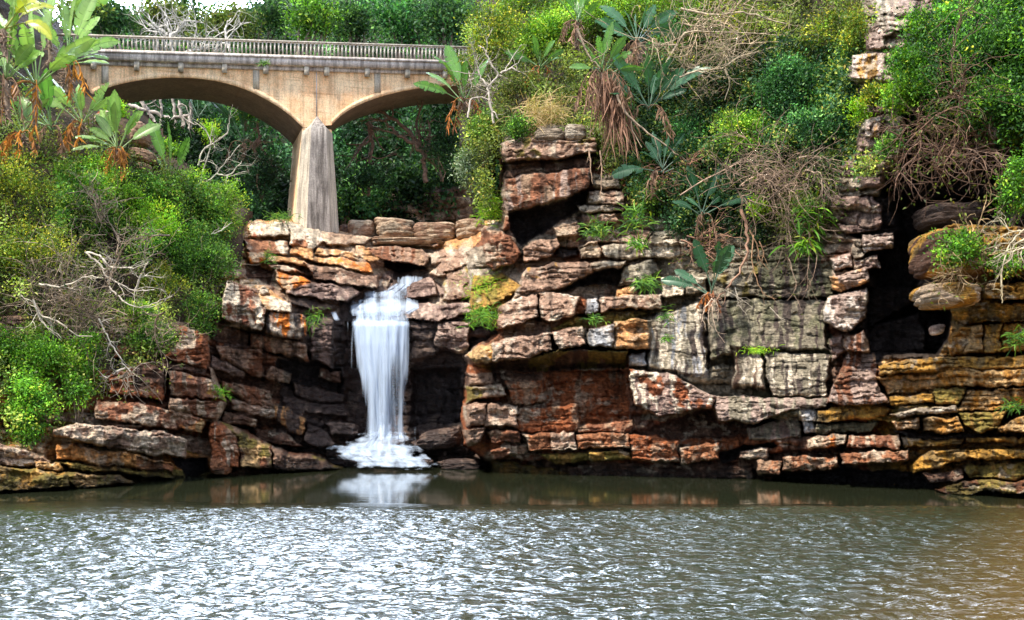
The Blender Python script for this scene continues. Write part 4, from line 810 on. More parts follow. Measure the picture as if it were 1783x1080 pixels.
    sheet('foot_cascade', [(792, 596, 750, 51.0, .8), (800, 596, 758, 50.7, 1.05), (809, 606, 768, 50.3, 1.1), (817, 600, 776, 49.9, .9)], 100, 1, 14, **FT_)
    sheet('foam_edge', [(812, 590, 790, 50.0, .6), (818, 575, 815, 49.5, .62), (824, 560, 840, 48.6, .3)], 120, .95, 13, flute=.02, ragged=1.0, uvs=(.5, 30))
fall()
# ------------------------------------------------------------------ plants
LP_ = {  # palettes: list of (colour, weight)
 'bright': [((.13, .27, .020), 5), ((.21, .36, .025), 3), ((.06, .15, .02), 4), ((.33, .40, .03), 1.2)],
 'green': [((.07, .165, .022), 5), ((.13, .26, .025), 3), ((.03, .08, .018), 4), ((.22, .28, .03), .6)],
 'lime': [((.24, .42, .02), 5), ((.14, .34, .02), 4), ((.40, .48, .03), 1.5)],
 'yellow': [((.30, .30, .03), 3), ((.12, .20, .02), 4), ((.42, .36, .03), 1.4), ((.06, .11, .015), 3)],
 'blue': [((.04, .13, .035), 5), ((.07, .20, .045), 3), ((.018, .06, .025), 4), ((.15, .28, .08), .8)],
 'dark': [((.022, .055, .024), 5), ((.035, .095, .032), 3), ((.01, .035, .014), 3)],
 'forest': [((.04, .10, .035), 5), ((.08, .17, .045), 3), ((.02, .06, .025), 3), ((.12, .22, .04), .7)],
 'greygreen': [((.16, .21, .13), 5), ((.09, .15, .07), 3), ((.28, .32, .22), 2)],
 'olive': [((.11, .15, .03), 5), ((.18, .21, .035), 3), ((.05, .08, .02), 3), ((.26, .20, .05), .5)],
 'vine': [((.09, .23, .02), 5), ((.16, .34, .02), 3), ((.04, .11, .015), 4), ((.30, .33, .03), .6)],
 'glossy': [((.04, .11, .018), 5), ((.08, .20, .02), 3), ((.015, .045, .014), 4), ((.25, .44, .02), .8)],
}
def pick(pal, n, rng):
    p = LP_[pal]; w_ = np.array([q[1] for q in p], float); c = np.array([q[0] for q in p]); return c[rng.choice(len(p), n, p=w_ / w_.sum())] * 1.12
def unit(v): return v / (np.linalg.norm(v, axis=-1, keepdims=True) + 1e-9)
def leafgeo(c, d, nrm, L, Wd):
    side = unit(np.cross(d, nrm)); L = np.broadcast_to(L, (len(c),))[:, None]; Wd = np.broadcast_to(Wd, (len(c),))[:, None]
    v = np.stack([c, c + d * L * .5 + side * Wd * .5 + nrm * L * .08, c + d * L - nrm * L * .10, c + d * L * .5 - side * Wd * .5 + nrm * L * .08], 1)
    f = np.arange(len(c) * 4).reshape(-1, 4); return v.reshape(-1, 3), f
def crown(rng, ctr, rad, n, L, pal, gap=.35, per=14, spread=.13, lobes=9, up=.45, aspect=.46, hang=0.0):
    L = L * 1.2; n = n * 1.25; lobes = int(lobes * 1.5)
    """leaf clumps on the skin of several lobes -> verts, faces, colours, lobe centres"""
    rad = np.asarray(rad, float)
    lc = unit(rng.normal(size=(lobes, 3))) * rng.uniform(.25, .78, (lobes, 1)); lc[:, 1] = lc[:, 1] * .8; lr = rng.uniform(.22, .52, lobes)
    K = int(n / per); li = rng.choice(lobes, K, p=lr ** 2 / (lr ** 2).sum()); dd = rng.normal(size=(K, 3)); dd[:, 1] -= .35; dd[:, 2] += .25; dd = unit(dd)
    rr = lr[li][:, None] * rng.uniform(.50, 1.14, (K, 1)) * (1 + .22 * np.sin(dd[:, :1] * 7 + li[:, None]) * np.cos(dd[:, 2:] * 6 + 2 * li[:, None]))
    cc = (lc[li] + dd * rr) * rad + ctr
    m = np.median(rad); hole = fbm(cc[:, 0] / (.20 * m) + cc[:, 1] * .7, cc[:, 2] / (.17 * m), 2, rng.randint(60)); keep = hole > gap * .6 + .20
    cc, dd, li = cc[keep], dd[keep], li[keep]; K = len(cc)
    tint = np.exp(rng.normal(size=(lobes, 1)) * .26)[li] * np.exp(rng.normal(size=(K, 1)) * .40); base = pick(pal, K, rng)
    idx = np.repeat(np.arange(K), per); M = len(idx); sp = spread * rad.mean() * .5 + L * .8
    c = cc[idx] + rng.normal(size=(M, 3)) * sp * np.array([1, 1, .8]); d = unit(dd[idx] * .9 + rng.normal(size=(M, 3)) * .75 + np.array([0, 0, up - hang])); nr = unit(rng.normal(size=(M, 3)) * .42 + dd[idx] * .9 + np.array([0, -.1, .6]))
    own = pick(pal, M, rng); k = (rng.rand(M, 1) < .08); col = np.where(k, own, base[idx]) * tint[idx] * np.exp(rng.normal(size=(M, 1)) * .11)
    ln = L * rng.uniform(.6, 1.3, M); v, f = leafgeo(c, d, nr, ln, ln * aspect)
    return v, f, np.repeat(np.clip(col, 0, .8), 4, 0), lc * rad + ctr
def shrub(name, label, cat, px, py, Y, rx, ry, n, pal, L=.10, group=None, seed=None, **kw):
    rng = np.random.RandomState(seed if seed is not None else int(px * 13 + py * 7) % 99991)
    k = Y / F; ctr = P(px, py, Y); rad = np.array([rx * k, kw.pop('dep', .8) * (rx + ry) / 2 * k, ry * k])
    stems = kw.pop('stems', 5); sc = kw.pop('stemcol', (.20, .15, .11)); rt = kw.pop('root', None); part = kw.pop('part', 'foliage'); sname = kw.pop('stem', 'stem'); sr = kw.pop('sr', .02); tw = kw.pop('twigs', 0)
    base = ctr + np.array([0, rad[1] * .3, -rad[2] * .95]) if rt is None else P(*rt)
    o = empty(name, base, label, cat, group)
    v, f, c, lc = crown(rng, ctr, rad, n, L, pal, **kw); mesh(part, v, f, LEAF, c, o, smooth=False)
    mb = MB()
    for j in range(min(stems, len(lc))):
        a, b = base + rng.normal(size=3) * .05, lc[j]; t = np.linspace(0, 1, 7)[:, None]; mid = rng.normal(size=3) * .12 * rad.mean()
        p = a * (1 - t) + b * t + mid * np.sin(t * np.pi) + rng.normal(size=(7, 3)) * .03 * rad.mean(); p[0] = a
        mb.add(*tube(p, np.linspace(sr * 2, sr * .8, 7), 5), np.array(sc) * rng.uniform(.8, 1.2))
    if tw:
        s = lc[rng.randint(len(lc), size=tw)] + rng.normal(size=(tw, 3)) * rad * .25; v, f, _ = twigs(s, rng.normal(size=(tw, 3)) + [0, -.5, 0], rng.uniform(.3, .8, tw) * rad.mean(), rng, r0=.012, r1=.004); mb.add(v, f, np.array(sc))
    if mb.n: mb.build(sname, BARK, o)
    return o

# ---- bare branching limbs and tangles of dead twigs
def branch_tree(name, label, cat, limbs, Y, r0=.06, col=(.55, .48, .40), kids=5, depth=2, seed=1, part='branch', spread=.8, length=1.3, dy=0.0, group=None, grav=0.0, thin=.35):
    """limbs: pixel polylines (x, y[, distance])"""
    rng = np.random.RandomState(seed); l0 = limbs[0]; a = P(l0[0][0], l0[0][1], l0[0][2] if len(l0[0]) > 2 else Y); o = empty(name, a, label, cat, group)
    for pl in limbs:
        mb = MB(); pts = np.array([P(q[0], q[1], q[2] if len(q) > 2 else Y + dy * j / len(pl)) for j, q in enumerate(pl)])
        t = np.linspace(0, len(pts) - 1, len(pts) * 4); pp = np.stack([np.interp(t, np.arange(len(pts)), pts[:, k]) for k in range(3)], 1)
        for _ in range(2): pp[1:-1] = (pp[:-2] + 2 * pp[1:-1] + pp[2:]) / 4
        pp[1:-1] += rng.normal(size=pp[1:-1].shape) * r0 * .35; R = np.linspace(r0, r0 * thin, len(pp)) * rng.uniform(.8, 1.05)
        mb.add(*tube(pp, R, 6), np.array(col) * rng.uniform(.85, 1.1))
        def grow(p, r, lev, ln):
            if lev == 0 or len(p) < 3: return
            m = max(2, int(kids * rng.uniform(.7, 1.3))); ii = rng.randint(1, len(p) - 1, m); tan = unit(p[np.minimum(ii + 1, len(p) - 1)] - p[ii - 1])
            d = unit(tan * .8 + rng.normal(size=(m, 3)) * spread * [1, .6, 1]); ll = ln * rng.uniform(.5, 1.2, m)
            v, f, q = twigs(p[ii], d, ll, rng, 6, .22, grav, r[ii] * .6, r[ii] * .22, 4); mb.add(v, f, np.array(col) * rng.uniform(.8, 1.1))
            for j in range(m): grow(q[j], np.linspace(r[ii[j]] * .6, r[ii[j]] * .22, 7), lev - 1, ln * .55)
        grow(pp, R, depth, length); mb.build(part, BARK, o)
    return o
def tangle(name, label, px, py, Y, rx, ry, n, col, seed=1, length=1.2, r0=.013, dirx=(0, -.2, 0), grav=-.03, leaves=0, pal='olive', curl=.26, dep=.6):
    n = int(n * .62); leaves = leaves or n; rng = np.random.RandomState(seed); k = Y / F; ctr = P(px, py, Y); rad = np.array([rx * k, dep * (rx + ry) / 2 * k, ry * k]); o = empty(name, ctr + [0, rad[1], -rad[2]], label, 'dead brush')
    mb = MB(); m = max(5, n // 45); st = ctr + rng.normal(size=(m, 3)) * rad * [.55, .4, .35] - np.array([1, 0, 0]) * rad * .35 * rng.choice([-1, 1], (m, 1)); d = unit(rng.normal(size=(m, 3)) * [.6, .3, .45] + (ctr - st) / rad.mean() * .9 + np.array(dirx))
    def put(st, d, ln, r, cv, g):
        nn = len(st); v, f, q = twigs(st, d, ln * rng.uniform(.55, 1.3, nn), rng, 8, cv, g, rng.uniform(.6, 1.4, nn) * r, r * .3, 3)
        mb.add(v, f, np.repeat(np.array(col) * np.exp(rng.normal(size=(nn, 1)) * .30), 27, 0)); return q
    q0 = put(st, d, rad[0] * 1.5, r0 * 2.6, .16, grav * .3)
    def kids(q, nn):
        i = rng.randint(len(q), size=nn); j = rng.randint(1, 8, nn); t = unit(q[i, j + 1 if False else np.minimum(j + 1, 8)] - q[i, j - 1]); return q[i, j], unit(t * 1.0 + rng.normal(size=(nn, 3)) * [.7, .5, .7] + np.array(dirx) * .6)
    s1, d1 = kids(q0, n // 3); q1 = put(s1, d1, length * 1.1, r0 * 1.3, .20, grav)
    s2, d2 = kids(q1, n - n // 3); q = put(s2, d2, length * .75, r0 * .85, curl, grav * 1.5)
    mb.build('twigs', BARK, o)
    if leaves:
        e = q[rng.randint(len(q), size=leaves), rng.randint(2, 9, leaves)] + rng.normal(size=(leaves, 3)) * .06; v, f = leafgeo(e, unit(rng.normal(size=(leaves, 3))), unit(rng.normal(size=(leaves, 3)) + [0, 0, 1]), .15, .065)
        mesh('leaves', v, f, LEAF, np.repeat(pick(pal, leaves, rng), 4, 0), o, smooth=False)
    return o

# ---- wild banana (giant bird of paradise) with torn paddle leaves
BN = {'green': ((.13, .27, .06), (.07, .17, .045)), 'pale': ((.26, .38, .13), (.15, .28, .08)), 'blue': ((.055, .15, .07), (.035, .10, .045)), 'yellow': ((.42, .42, .06), (.28, .33, .05)), 'dark': ((.03, .10, .04), (.02, .07, .03)), 'dead': ((.48, .17, .05), (.30, .12, .06)), 'dry': ((.30, .18, .12), (.20, .12, .08)), 'orange': ((.58, .24, .05), (.40, .17, .06))}
def paddle(rng, base, d, pet, L, Wd, colr, face, droop=.5, tear=.35, fold=.35, nseg=18):
    """one leaf: petiole and two half blades cut into ragged strips"""
    mb = MB(); d = unit(np.array(d, float)); n1 = 6; c1, c2 = np.array(colr[0]), np.array(colr[1]); p = np.array(base, float); pts = [p]
    for k in range(n1): p = p + d * pet / n1; d = unit(d + [0, 0, -droop * .03]); pts.append(p)
    mb.add(*tube(pts, np.linspace(.035, .02, n1 + 1), 5), c1 * .9 + .08)
    mid = [p]; ds = [d]
    for k in range(nseg): d = unit(d + np.array([0, 0, -droop * 1.6 / nseg])); p = p + d * L / nseg; mid.append(p); ds.append(d)
    mid = np.array(mid); ds = np.array(ds); mb.add(*tube(mid, np.linspace(.022, .006, nseg + 1), 4), c1 * 1.1 + .10)
    side = unit(np.cross(ds, np.array(face, float))); nrm = unit(np.cross(side, ds)); nrm = nrm * np.sign((nrm * np.array(face)).sum(-1, keepdims=True) + 1e-6)
    t = np.linspace(0, 1, nseg + 1); wprof = Wd * .5 * np.minimum(1, np.sin(np.pi * np.clip(t * .94 + .05, 0, 1)) ** .8 * 1.1)
    for sgn in (-1, 1):
        k = 0
        while k < nseg:
            m = min(nseg - k, rng.randint(1, 5) if tear > .1 else nseg); g = rng.uniform(.0, tear) * L / nseg; dr = rng.uniform(-.1, .35) * tear * Wd
            ii = np.arange(k, k + m + 1); a = mid[ii]; o1 = a + sgn * side[ii] * wprof[ii][:, None] * .55 + nrm[ii] * fold * wprof[ii][:, None] * .5
            o2 = a + sgn * side[ii] * wprof[ii][:, None] * rng.uniform(.9, 1.04) + nrm[ii] * fold * wprof[ii][:, None] * .55 + [0, 0, -dr] + ds[ii] * wprof[ii][:, None] * .30
            o2[0] += ds[k] * g; o2[-1] -= ds[k + m] * g; o1[0] += ds[k] * g * .4; o1[-1] -= ds[k + m] * g * .4
            v = np.concatenate([a, o1, o2]); q = m + 1; i = np.arange(m); f = np.concatenate([np.stack([i, i + 1, i + q + 1, i + q], -1), np.stack([i + q, i + q + 1, i + 2 * q + 1, i + 2 * q], -1)])
            j = rng.uniform(.82, 1.12); mb.add(v, f, np.concatenate([np.tile(c1 * j * 1.1, (q, 1)), np.tile(c1 * j, (q, 1)), np.tile(c2 * j, (q, 1))])); k += m
    return mb
def ribbons(rng, st, d, L, wd, wob=.12):
    n = len(st); d = unit(np.array(d, float)); ln = L * rng.uniform(.4, 1.25, n); p = st; pts = [p]
    for _ in range(5): p = p + d * ln[:, None] / 5; pts.append(p); d = unit(d + rng.normal(size=(n, 3)) * wob + [0, 0, -.05])
    pts = np.stack(pts, 1); sd_ = unit(np.cross(d, rng.normal(size=(n, 3)))); wv = wd * np.array([.6, 1, 1, .9, .6, .1]); v = np.stack([pts - sd_[:, None] * wv[None, :, None] * .5, pts + sd_[:, None] * wv[None, :, None] * .5], 2).reshape(-1, 3)
    i = np.arange(5) * 2; return v, (np.stack([i, i + 1, i + 3, i + 2], -1)[None] + (np.arange(n) * 12)[:, None, None]).reshape(-1, 4)
def banana(label, px, py, Y, L, nl, pal='green', seed=1, face=(.1, -1, .25), tilt=0.0, fan=62, dead=0, deadpal='dead', stem=0.0, cat='wild banana', droop=.34, pet=.75, deadL=1.0, skirt=0):
    fan = fan * .74; nl = int(nl * 1.35) if nl > 4 else nl; dead = int(dead * 1.6)
    rng = np.random.RandomState(seed); b = P(px, py, Y); o = empty('wild_banana', b, label, cat)
    if stem > 0:
        p = np.array([b + [rng.normal() * .04, 0, -stem * k / 6] for k in range(7)]); mb = MB(); mb.add(*tube(p, np.linspace(.12, .10, 7), 8), (.24, .17, .12))
        for k in range(30):
            zz = b + [0, 0, -stem * rng.rand()]; v, f, _ = twigs(np.array([zz]), np.array([[rng.normal(), -.6, .3]]), .5, rng, 5, .2, -.25, .03, .012, 3); mb.add(v, f, (.30, .20, .14))
        mb.build('stem', BARK, o)
    for k in range(nl):
        a = math.radians(tilt + (fan * (2 * (k + .5) / nl - 1)) + rng.uniform(-7, 7)); dy = rng.uniform(-.75, .35)
        d = np.array([math.sin(a), dy, math.cos(a)]); ff = unit(np.array(face) + rng.normal(size=3) * .6); s = rng.uniform(.55, 1.1)
        c = BN[pal] if rng.rand() > .15 else tuple(np.array(q) * 1.25 for q in BN[pal])
        paddle(rng, b + rng.normal(size=3) * .04, d, pet * L * s, L * s * 1.22, L * s * rng.uniform(.33, .44), c, ff, droop * rng.uniform(.6, 1.3), rng.uniform(.25, .75)).build('leaf', BLADE, o)
    for k in range(dead):
        a = rng.uniform(-1.5, 1.5); q = np.array([math.sin(a) * .5, -.35, .25]); p = b + rng.normal(size=3) * .05; cc = np.array(BN[deadpal][k % 2]) * rng.uniform(.6, 1.25); mb = MB(); pts = [p]
        for j in range(9): p = p + unit(q) * L * deadL * .15; q = q + np.array([rng.normal() * .12, rng.normal() * .05, -.33]); pts.append(p)
        mb.add(*tube(pts, np.linspace(.022, .008, 10), 4), cc)
        m = 26; st = np.array(pts)[rng.randint(3, 10, m)]; v, f = ribbons(rng, st, rng.normal(size=(m, 3)) * .35 + [0, -.1, -1], L * deadL * .33, .055); mb.add(v, f, np.repeat(cc * np.exp(rng.normal(size=(m, 1)) * .25), 12, 0))
        mb.build('dead_leaf', DRY, o)
    if skirt:
        mb = MB(); m = skirt; st = b + rng.normal(size=(m, 3)) * [.22, .15, .1] - np.array([0, .1, 0]) - np.outer(rng.rand(m), [-.35 * 2, .1, 1.6]); v, f = ribbons(rng, st, rng.normal(size=(m, 3)) * [.22, .12, .1] + [.10, -.05, -1], 2.3, .055, .13)
        mb.add(v, f, np.repeat(np.array([.27, .15, .10]) * np.exp(rng.normal(size=(m, 1)) * .35), 12, 0)); mb.build('dead_frond_skirt', DRY, o)
    return o
def tuft(name, label, cat, px, py, Y, r, n, pal, seed=1, L=.5, wd=.03, up=.7, hang=-.16, group=None, dep=.5, ry=None):
    """blade-leaved tuft: grass, fern or strap leaves"""
    rng = np.random.RandomState(seed); k = Y / F; b = P(px, py, Y); o = empty(name, b, label, cat, group)
    s = b + rng.normal(size=(n, 3)) * [r * k * .5, r * k * dep, (ry or r * .5) * k * .5]; d = rng.normal(size=(n, 3)) * [.8, .5, .5] + [0, -.35, up]; d = unit(d); ln = L * rng.uniform(.5, 1.2, n)
    p = s; pts = [p]
    for _ in range(5): d = unit(d + rng.normal(size=(n, 3)) * .08 + [0, 0, hang]); p = p + d * ln[:, None] / 5; pts.append(p)
    pts = np.stack(pts, 1); sd_ = unit(np.cross(d, rng.normal(size=(n, 3)) * .4 + [0, -1, .3])); wv = wd * np.array([.5, 1, 1, .85, .55, .08])
    v = np.stack([pts - sd_[:, None] * wv[None, :, None] * .5, pts + sd_[:, None] * wv[None, :, None] * .5], 2).reshape(-1, 3)
    i = np.arange(5) * 2; f = (np.stack([i, i + 1, i + 3, i + 2], -1)[None] + (np.arange(n) * 12)[:, None, None]).reshape(-1, 4)
    mesh('blades', v, f, LEAF, np.repeat(pick(pal, n, rng) * np.exp(rng.normal(size=(n, 1)) * .2), 12, 0), o, smooth=False); return o
LP_['straw'] = [((.50, .36, .17), 4), ((.36, .25, .12), 3), ((.22, .20, .06), 2)]

# ---- continuous low cover that nobody could count
def cover(name, label, cat, polys, fn, n, L, off, seed, per=10, hang=.3, gap=.40, aspect=.5, lump=1.0):
    L = L * 1.35; n = n * .85
    rng = np.random.RandomState(seed); V = []; Fc = []; Cc = []; nv = 0
    for poly, pal, dens in polys:
        pa = np.array(poly, float); K = int(n * dens); x = rng.uniform(pa[:, 0].min(), pa[:, 0].max(), K * 2); y = rng.uniform(pa[:, 1].min(), pa[:, 1].max(), K * 2)
        ok = inpoly(x + (fbm(x / 30, y / 30, 3, seed) - .5) * 40, y + (fbm(x / 30, y / 30, 3, seed + 2) - .5) * 40, poly) > 0; h = fbm(x / 26, y / 26, 3, seed + 5); ok &= h > gap; x, y, h = x[ok][:K], y[ok][:K], h[ok][:K]
        c = P(x, y, fn(x, y) - off - (h - .5) * 4.4 * lump - rng.rand(len(x)) * .35); M = len(x) * per; idx = np.repeat(np.arange(len(x)), per)
        big = np.exp((fbm(x / 45, y / 45, 2, seed + 11) - .43) * 3.2)[:, None]; base = pick(pal, len(x), rng) * big * np.exp(rng.normal(size=(len(x), 1)) * .2)
        c = c[idx] + rng.normal(size=(M, 3)) * L * 1.5; d = unit(rng.normal(size=(M, 3)) * .8 + [0, -.5, .35 - hang]); nr = unit(rng.normal(size=(M, 3)) * .6 + [0, -.5, .8]); ln = L * rng.uniform(.6, 1.3, M)
        v, f = leafgeo(c, d, nr, ln, ln * aspect); V.append(v); Fc.append(f + nv); nv += len(v); Cc.append(np.repeat(base[idx] * np.exp(rng.normal(size=(M, 1)) * .18), 4, 0))
    o = mesh(name, np.concatenate(V), np.concatenate(Fc), LEAF, np.clip(np.concatenate(Cc), 0, .8), smooth=False); return tag(o, label, cat, kind='stuff')
def yl(x, y): return float(YL(x, y))
def yr(x, y): return float(YR(x, y))
def yb(x, y): return float(YB(x, y))

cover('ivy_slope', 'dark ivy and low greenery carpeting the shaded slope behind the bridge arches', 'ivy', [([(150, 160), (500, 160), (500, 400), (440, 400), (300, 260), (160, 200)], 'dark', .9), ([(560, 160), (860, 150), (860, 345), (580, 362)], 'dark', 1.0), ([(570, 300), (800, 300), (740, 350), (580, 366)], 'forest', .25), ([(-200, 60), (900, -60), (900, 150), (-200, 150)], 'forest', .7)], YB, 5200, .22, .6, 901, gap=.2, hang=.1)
cover('hillside_undergrowth', 'mixed low leafy undergrowth covering the steep left bank', 'undergrowth', [([(-430, 60), (-60, 60), (150, 190), (300, 270), (420, 360), (400, 500), (340, 600), (160, 690), (60, 770), (-430, 780)], 'olive', 1.5), ([(100, 280), (400, 330), (400, 480), (100, 400)], 'green', .5)], YL, 6500, .10, .45, 902)
cover('cliff_undergrowth', 'mixed creepers and leafy undergrowth over the right cliff top', 'undergrowth', [([(810, 40), (900, -20), (1540, -60), (1540, 300), (1430, 400), (1330, 420), (1180, 380), (1080, 320), (980, 220), (870, 235), (850, 380), (815, 300), (800, 160)], 'olive', 1.7), ([(1060, 120), (1500, 60), (1500, 300), (1350, 330), (1100, 330)], 'dark', 1.4), ([(1520, -60), (2300, -60), (2300, 250), (1560, 235)], 'glossy', 2.3), ([(850, -80), (1250, -80), (1250, 60), (840, 60)], 'bright', .6), ([(1080, 300), (1330, 330), (1330, 420), (1200, 410)], 'dark', .5)], YR, 6500, .11, .5, 903)

# ---- left bank
S = 'shrub'
shrub('shrub', 'dark shrub speckled with yellow-green tips at the left edge of the photo', S, 40, 330, yl(40, 330) - 1.6, 85, 80, 9000, 'yellow', .085, lobes=14)
shrub('shrub', 'second yellow-tipped shrub, below the speckled one at the left edge', S, 50, 440, yl(50, 440) - 1.7, 80, 70, 8000, 'yellow', .085, lobes=12)
shrub('shrub', 'vivid lime-green shrub in the middle of the left bank', S, 275, 385, yl(275, 385) - 1.4, 68, 55, 8000, 'lime', .095, lobes=12)
shrub('shrub', 'fresh green bush left of the lime-green shrub', S, 190, 340, yl(190, 340) - 1.2, 70, 52, 7000, 'bright', .09, lobes=12)
shrub('shrub', 'rounded bright bush beneath the orange dead banana leaves', S, 150, 300, yl(150, 300) - .9, 45, 30, 3500, 'bright', .09)
shrub('shrub', 'dense green bush overhanging the pale rock terrace, nearest the bridge pier', S, 385, 370, yl(385, 370) - 1.4, 56, 58, 7500, 'bright', .09, lobes=12, twigs=40)
shrub('shrub', 'leafy bush above the bare pale branches at the top of the bank', S, 330, 320, yl(330, 320) - .5, 55, 32, 4500, 'bright', .09)
shrub('shrub', 'dark green bush between the lime-green shrub and the rock edge', S, 352, 455, yl(352, 455) - 1.6, 72, 62, 8500, 'green', .09, lobes=13, twigs=60)
shrub('shrub', 'low dark green bush hanging over the red rock corner', S, 350, 545, yl(350, 545) - 1.5, 36, 46, 4000, 'green', .085)
shrub('shrub', 'small green bush beside the lower dead twigs', S, 265, 585, yl(265, 585) - 1.5, 48, 34, 3600, 'green', .085, twigs=40)
shrub('shrub', 'yellow-flecked bush right of the upper dead twigs', S, 285, 490, yl(285, 490) - 1.3, 42, 36, 3200, 'yellow', .08, twigs=60)
shrub('shrub', 'small bright bush just under the white bare limb', S, 250, 540, yl(250, 540) - 1.6, 40, 22, 2200, 'bright', .085)
shrub('shrub', 'bright green creeper mound low on the left bank', S, 60, 620, yl(60, 620) - 1.4, 85, 56, 8500, 'vine', .09, lobes=13)
shrub('creeper', 'green creeper trailing down almost to the ochre rocks', 'creeper', 55, 705, yl(55, 705) - 1.5, 46, 68, 6500, 'vine', .10, hang=.7, lobes=11)
shrub('shrub', 'yellow-green bush beside the creeper above the layered red rock', S, 145, 620, yl(145, 620) - 1.5, 48, 50, 4500, 'vine', .09)
shrub('creeper', 'thin leafy creeper hanging over the pale slab', 'creeper', 128, 690, yl(128, 690) - 1.4, 32, 46, 2300, 'vine', .10, hang=.8, gap=.45)
shrub('shrub', 'small lime shrub behind the pale boulders near the bridge', S, 205, 200, yl(205, 200) + .5, 26, 22, 1800, 'lime', .10)
shrub('shrub', 'green bush under the bridge beside the pale boulders', S, 285, 265, 58, 42, 24, 2800, 'bright', .11)
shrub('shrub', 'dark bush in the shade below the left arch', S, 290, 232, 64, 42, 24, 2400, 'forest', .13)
shrub('shrub', 'feathery green tree top rising in front of the left arch', S, 365, 225, 57.5, 22, 30, 1300, 'lime', .11, gap=.5)
tangle('dead_brush', 'tangle of grey-brown dead twigs in the middle of the left bank', 205, 405, yl(205, 405) - 2.0, 70, 34, 420, (.30, .22, .16), 11, 1.3, grav=-.02)
tangle('dead_brush', 'wide tangle of dead brown twigs under the white bare limb', 165, 555, yl(165, 555) - 2.2, 100, 56, 800, (.26, .19, .13), 12, 1.6, grav=.03)
tangle('dead_brush', 'sparse dead twigs among the yellow-flecked leaves left of the white limb', 120, 485, yl(120, 485) - 2.1, 62, 40, 260, (.30, .23, .17), 13, 1.4)
tangle('dead_brush', 'fine dead twigs dangling over the red rock block', 215, 650, yl(215, 650) - 1.9, 36, 30, 90, (.34, .27, .20), 14, 1.0, grav=-.10)
branch_tree('bare_tree', 'large white bare limb forking across the left bank', 'bare tree', [[(148, 439), (175, 461), (188, 485), (215, 498), (235, 508), (269, 505)], [(188, 485), (192, 505), (208, 518), (235, 539), (269, 529), (300, 516)], [(150, 440), (178, 446), (190, 466), (228, 468), (258, 458)], [(235, 508), (245, 480), (258, 455)]], yl(200, 480) - 3.0, .052, (.55, .48, .39), 5, 2, 21, dy=-.5)
branch_tree('bare_tree', 'pale crooked bare branch low at the left, above the creeper mound', 'bare tree', [[(57, 522), (71, 552), (101, 559), (135, 586), (161, 586)], [(57, 522), (72, 562), (106, 588)], [(68, 495), (100, 500), (125, 495), (150, 480), (180, 484)]], yl(100, 550) - 3.0, .042, (.50, .43, .33), 4, 2, 22)
branch_tree('bare_tree', 'slanting white dead branch reaching down to the red rocks', 'bare tree', [[(172, 555), (188, 589), (202, 613), (219, 640), (239, 656)], [(219, 640), (200, 648), (186, 660), (176, 650)]], yl(200, 610) - 2.9, .045, (.55, .48, .39), 6, 2, 23, length=.8)
branch_tree('bare_tree', 'pale leafless tree standing in front of the left arch', 'bare tree', [[(325, 362), (345, 335), (353, 323), (377, 303), (404, 269), (418, 252)], [(348, 330), (352, 300), (370, 252), (358, 226), (338, 212)], [(377, 303), (402, 306), (421, 280)], [(345, 288), (350, 262), (395, 235), (398, 215)], [(330, 355), (355, 352), (385, 325)]], 53.5, .05, (.50, .45, .37), 5, 2, 24, length=1.2)
branch_tree('bare_tree', 'tiny bare branches poking out of the bush above the white lichened block', 'bare tree', [[(362, 410), (385, 402), (405, 388)], [(300, 433), (318, 440), (318, 460)], [(366, 495), (385, 502)]], 50.5, .04, (.55, .5, .42), 4, 1, 25, length=.6)
shrub('shrub', 'yellow-green bush spilling over the right side of the rock buttress at the top', S, 1600, 60, yr(1600, 60) - 2.6, 34, 44, 2600, 'vine', .10)
shrub('shrub', 'leafy bush half covering the lower part of the rock buttress', S, 1560, 175, yr(1560, 175) - 2.9, 30, 30, 2200, 'bright', .10)
shrub('shrub', 'straggly yellowish bush touching the left side of the rock buttress', S, 1488, 60, yr(1488, 60) - 2.4, 30, 40, 1800, 'yellow', .10, gap=.4)
shrub('shrub', 'small dark bush hanging in front of the buttress foot', S, 1545, 250, yr(1545, 250) - 2.8, 26, 26, 1500, 'green', .10)
shrub('shrub', 'green bush in front of the gap between the two upper blocks of the buttress', S, 1572, 112, yr(1572, 112) - 3.0, 30, 26, 2000, 'vine', .10)
shrub('shrub', 'yellow-green leaves hiding the middle of the rock buttress', S, 1520, 166, yr(1520, 166) - 3.0, 34, 20, 1700, 'yellow', .10)
# wild bananas on the left
banana('tall pale wild banana with broad upright leaves left of the bridge end', 62, 150, 44.5, 1.9, 9, 'pale', 31, stem=1.6, dead=3, deadpal='orange', fan=85)
banana('wild banana fan at the left edge of the photo under the yellow fronds', 12, 140, 43.5, 1.7, 7, 'pale', 32, tilt=15, stem=1.5, dead=2, deadpal='dry')
banana('feathery wild banana leaves at the top left, above the bridge railing', 88, 40, 48, 1.7, 8, 'pale', 33, stem=1.8, fan=80)
banana('wild banana with one leaf reaching across the end of the railing', 118, 112, 47, 1.5, 8, 'pale', 34, tilt=25, stem=1.2, dead=2, deadpal='orange', fan=80)
banana('pair of yellowing fronds in the top left corner', 8, 52, 42, 1.5, 4, 'yellow', 35, tilt=50, fan=35, droop=.9, stem=1.0)
banana('green wild banana standing beside the pale lichened boulders', 142, 215, 49.5, 1.25, 7, 'pale', 36, stem=.5, dead=3, deadpal='orange')
banana('low wild banana whose dead orange leaves hang below it', 205, 262, 49, 1.2, 9, 'pale', 37, stem=.5, dead=5, deadpal='orange', fan=95, tilt=-15)
banana('small wild banana leaning left over the fresh green bush', 90, 225, 47.5, 1.15, 6, 'green', 38, tilt=-20, dead=3, deadpal='dry')
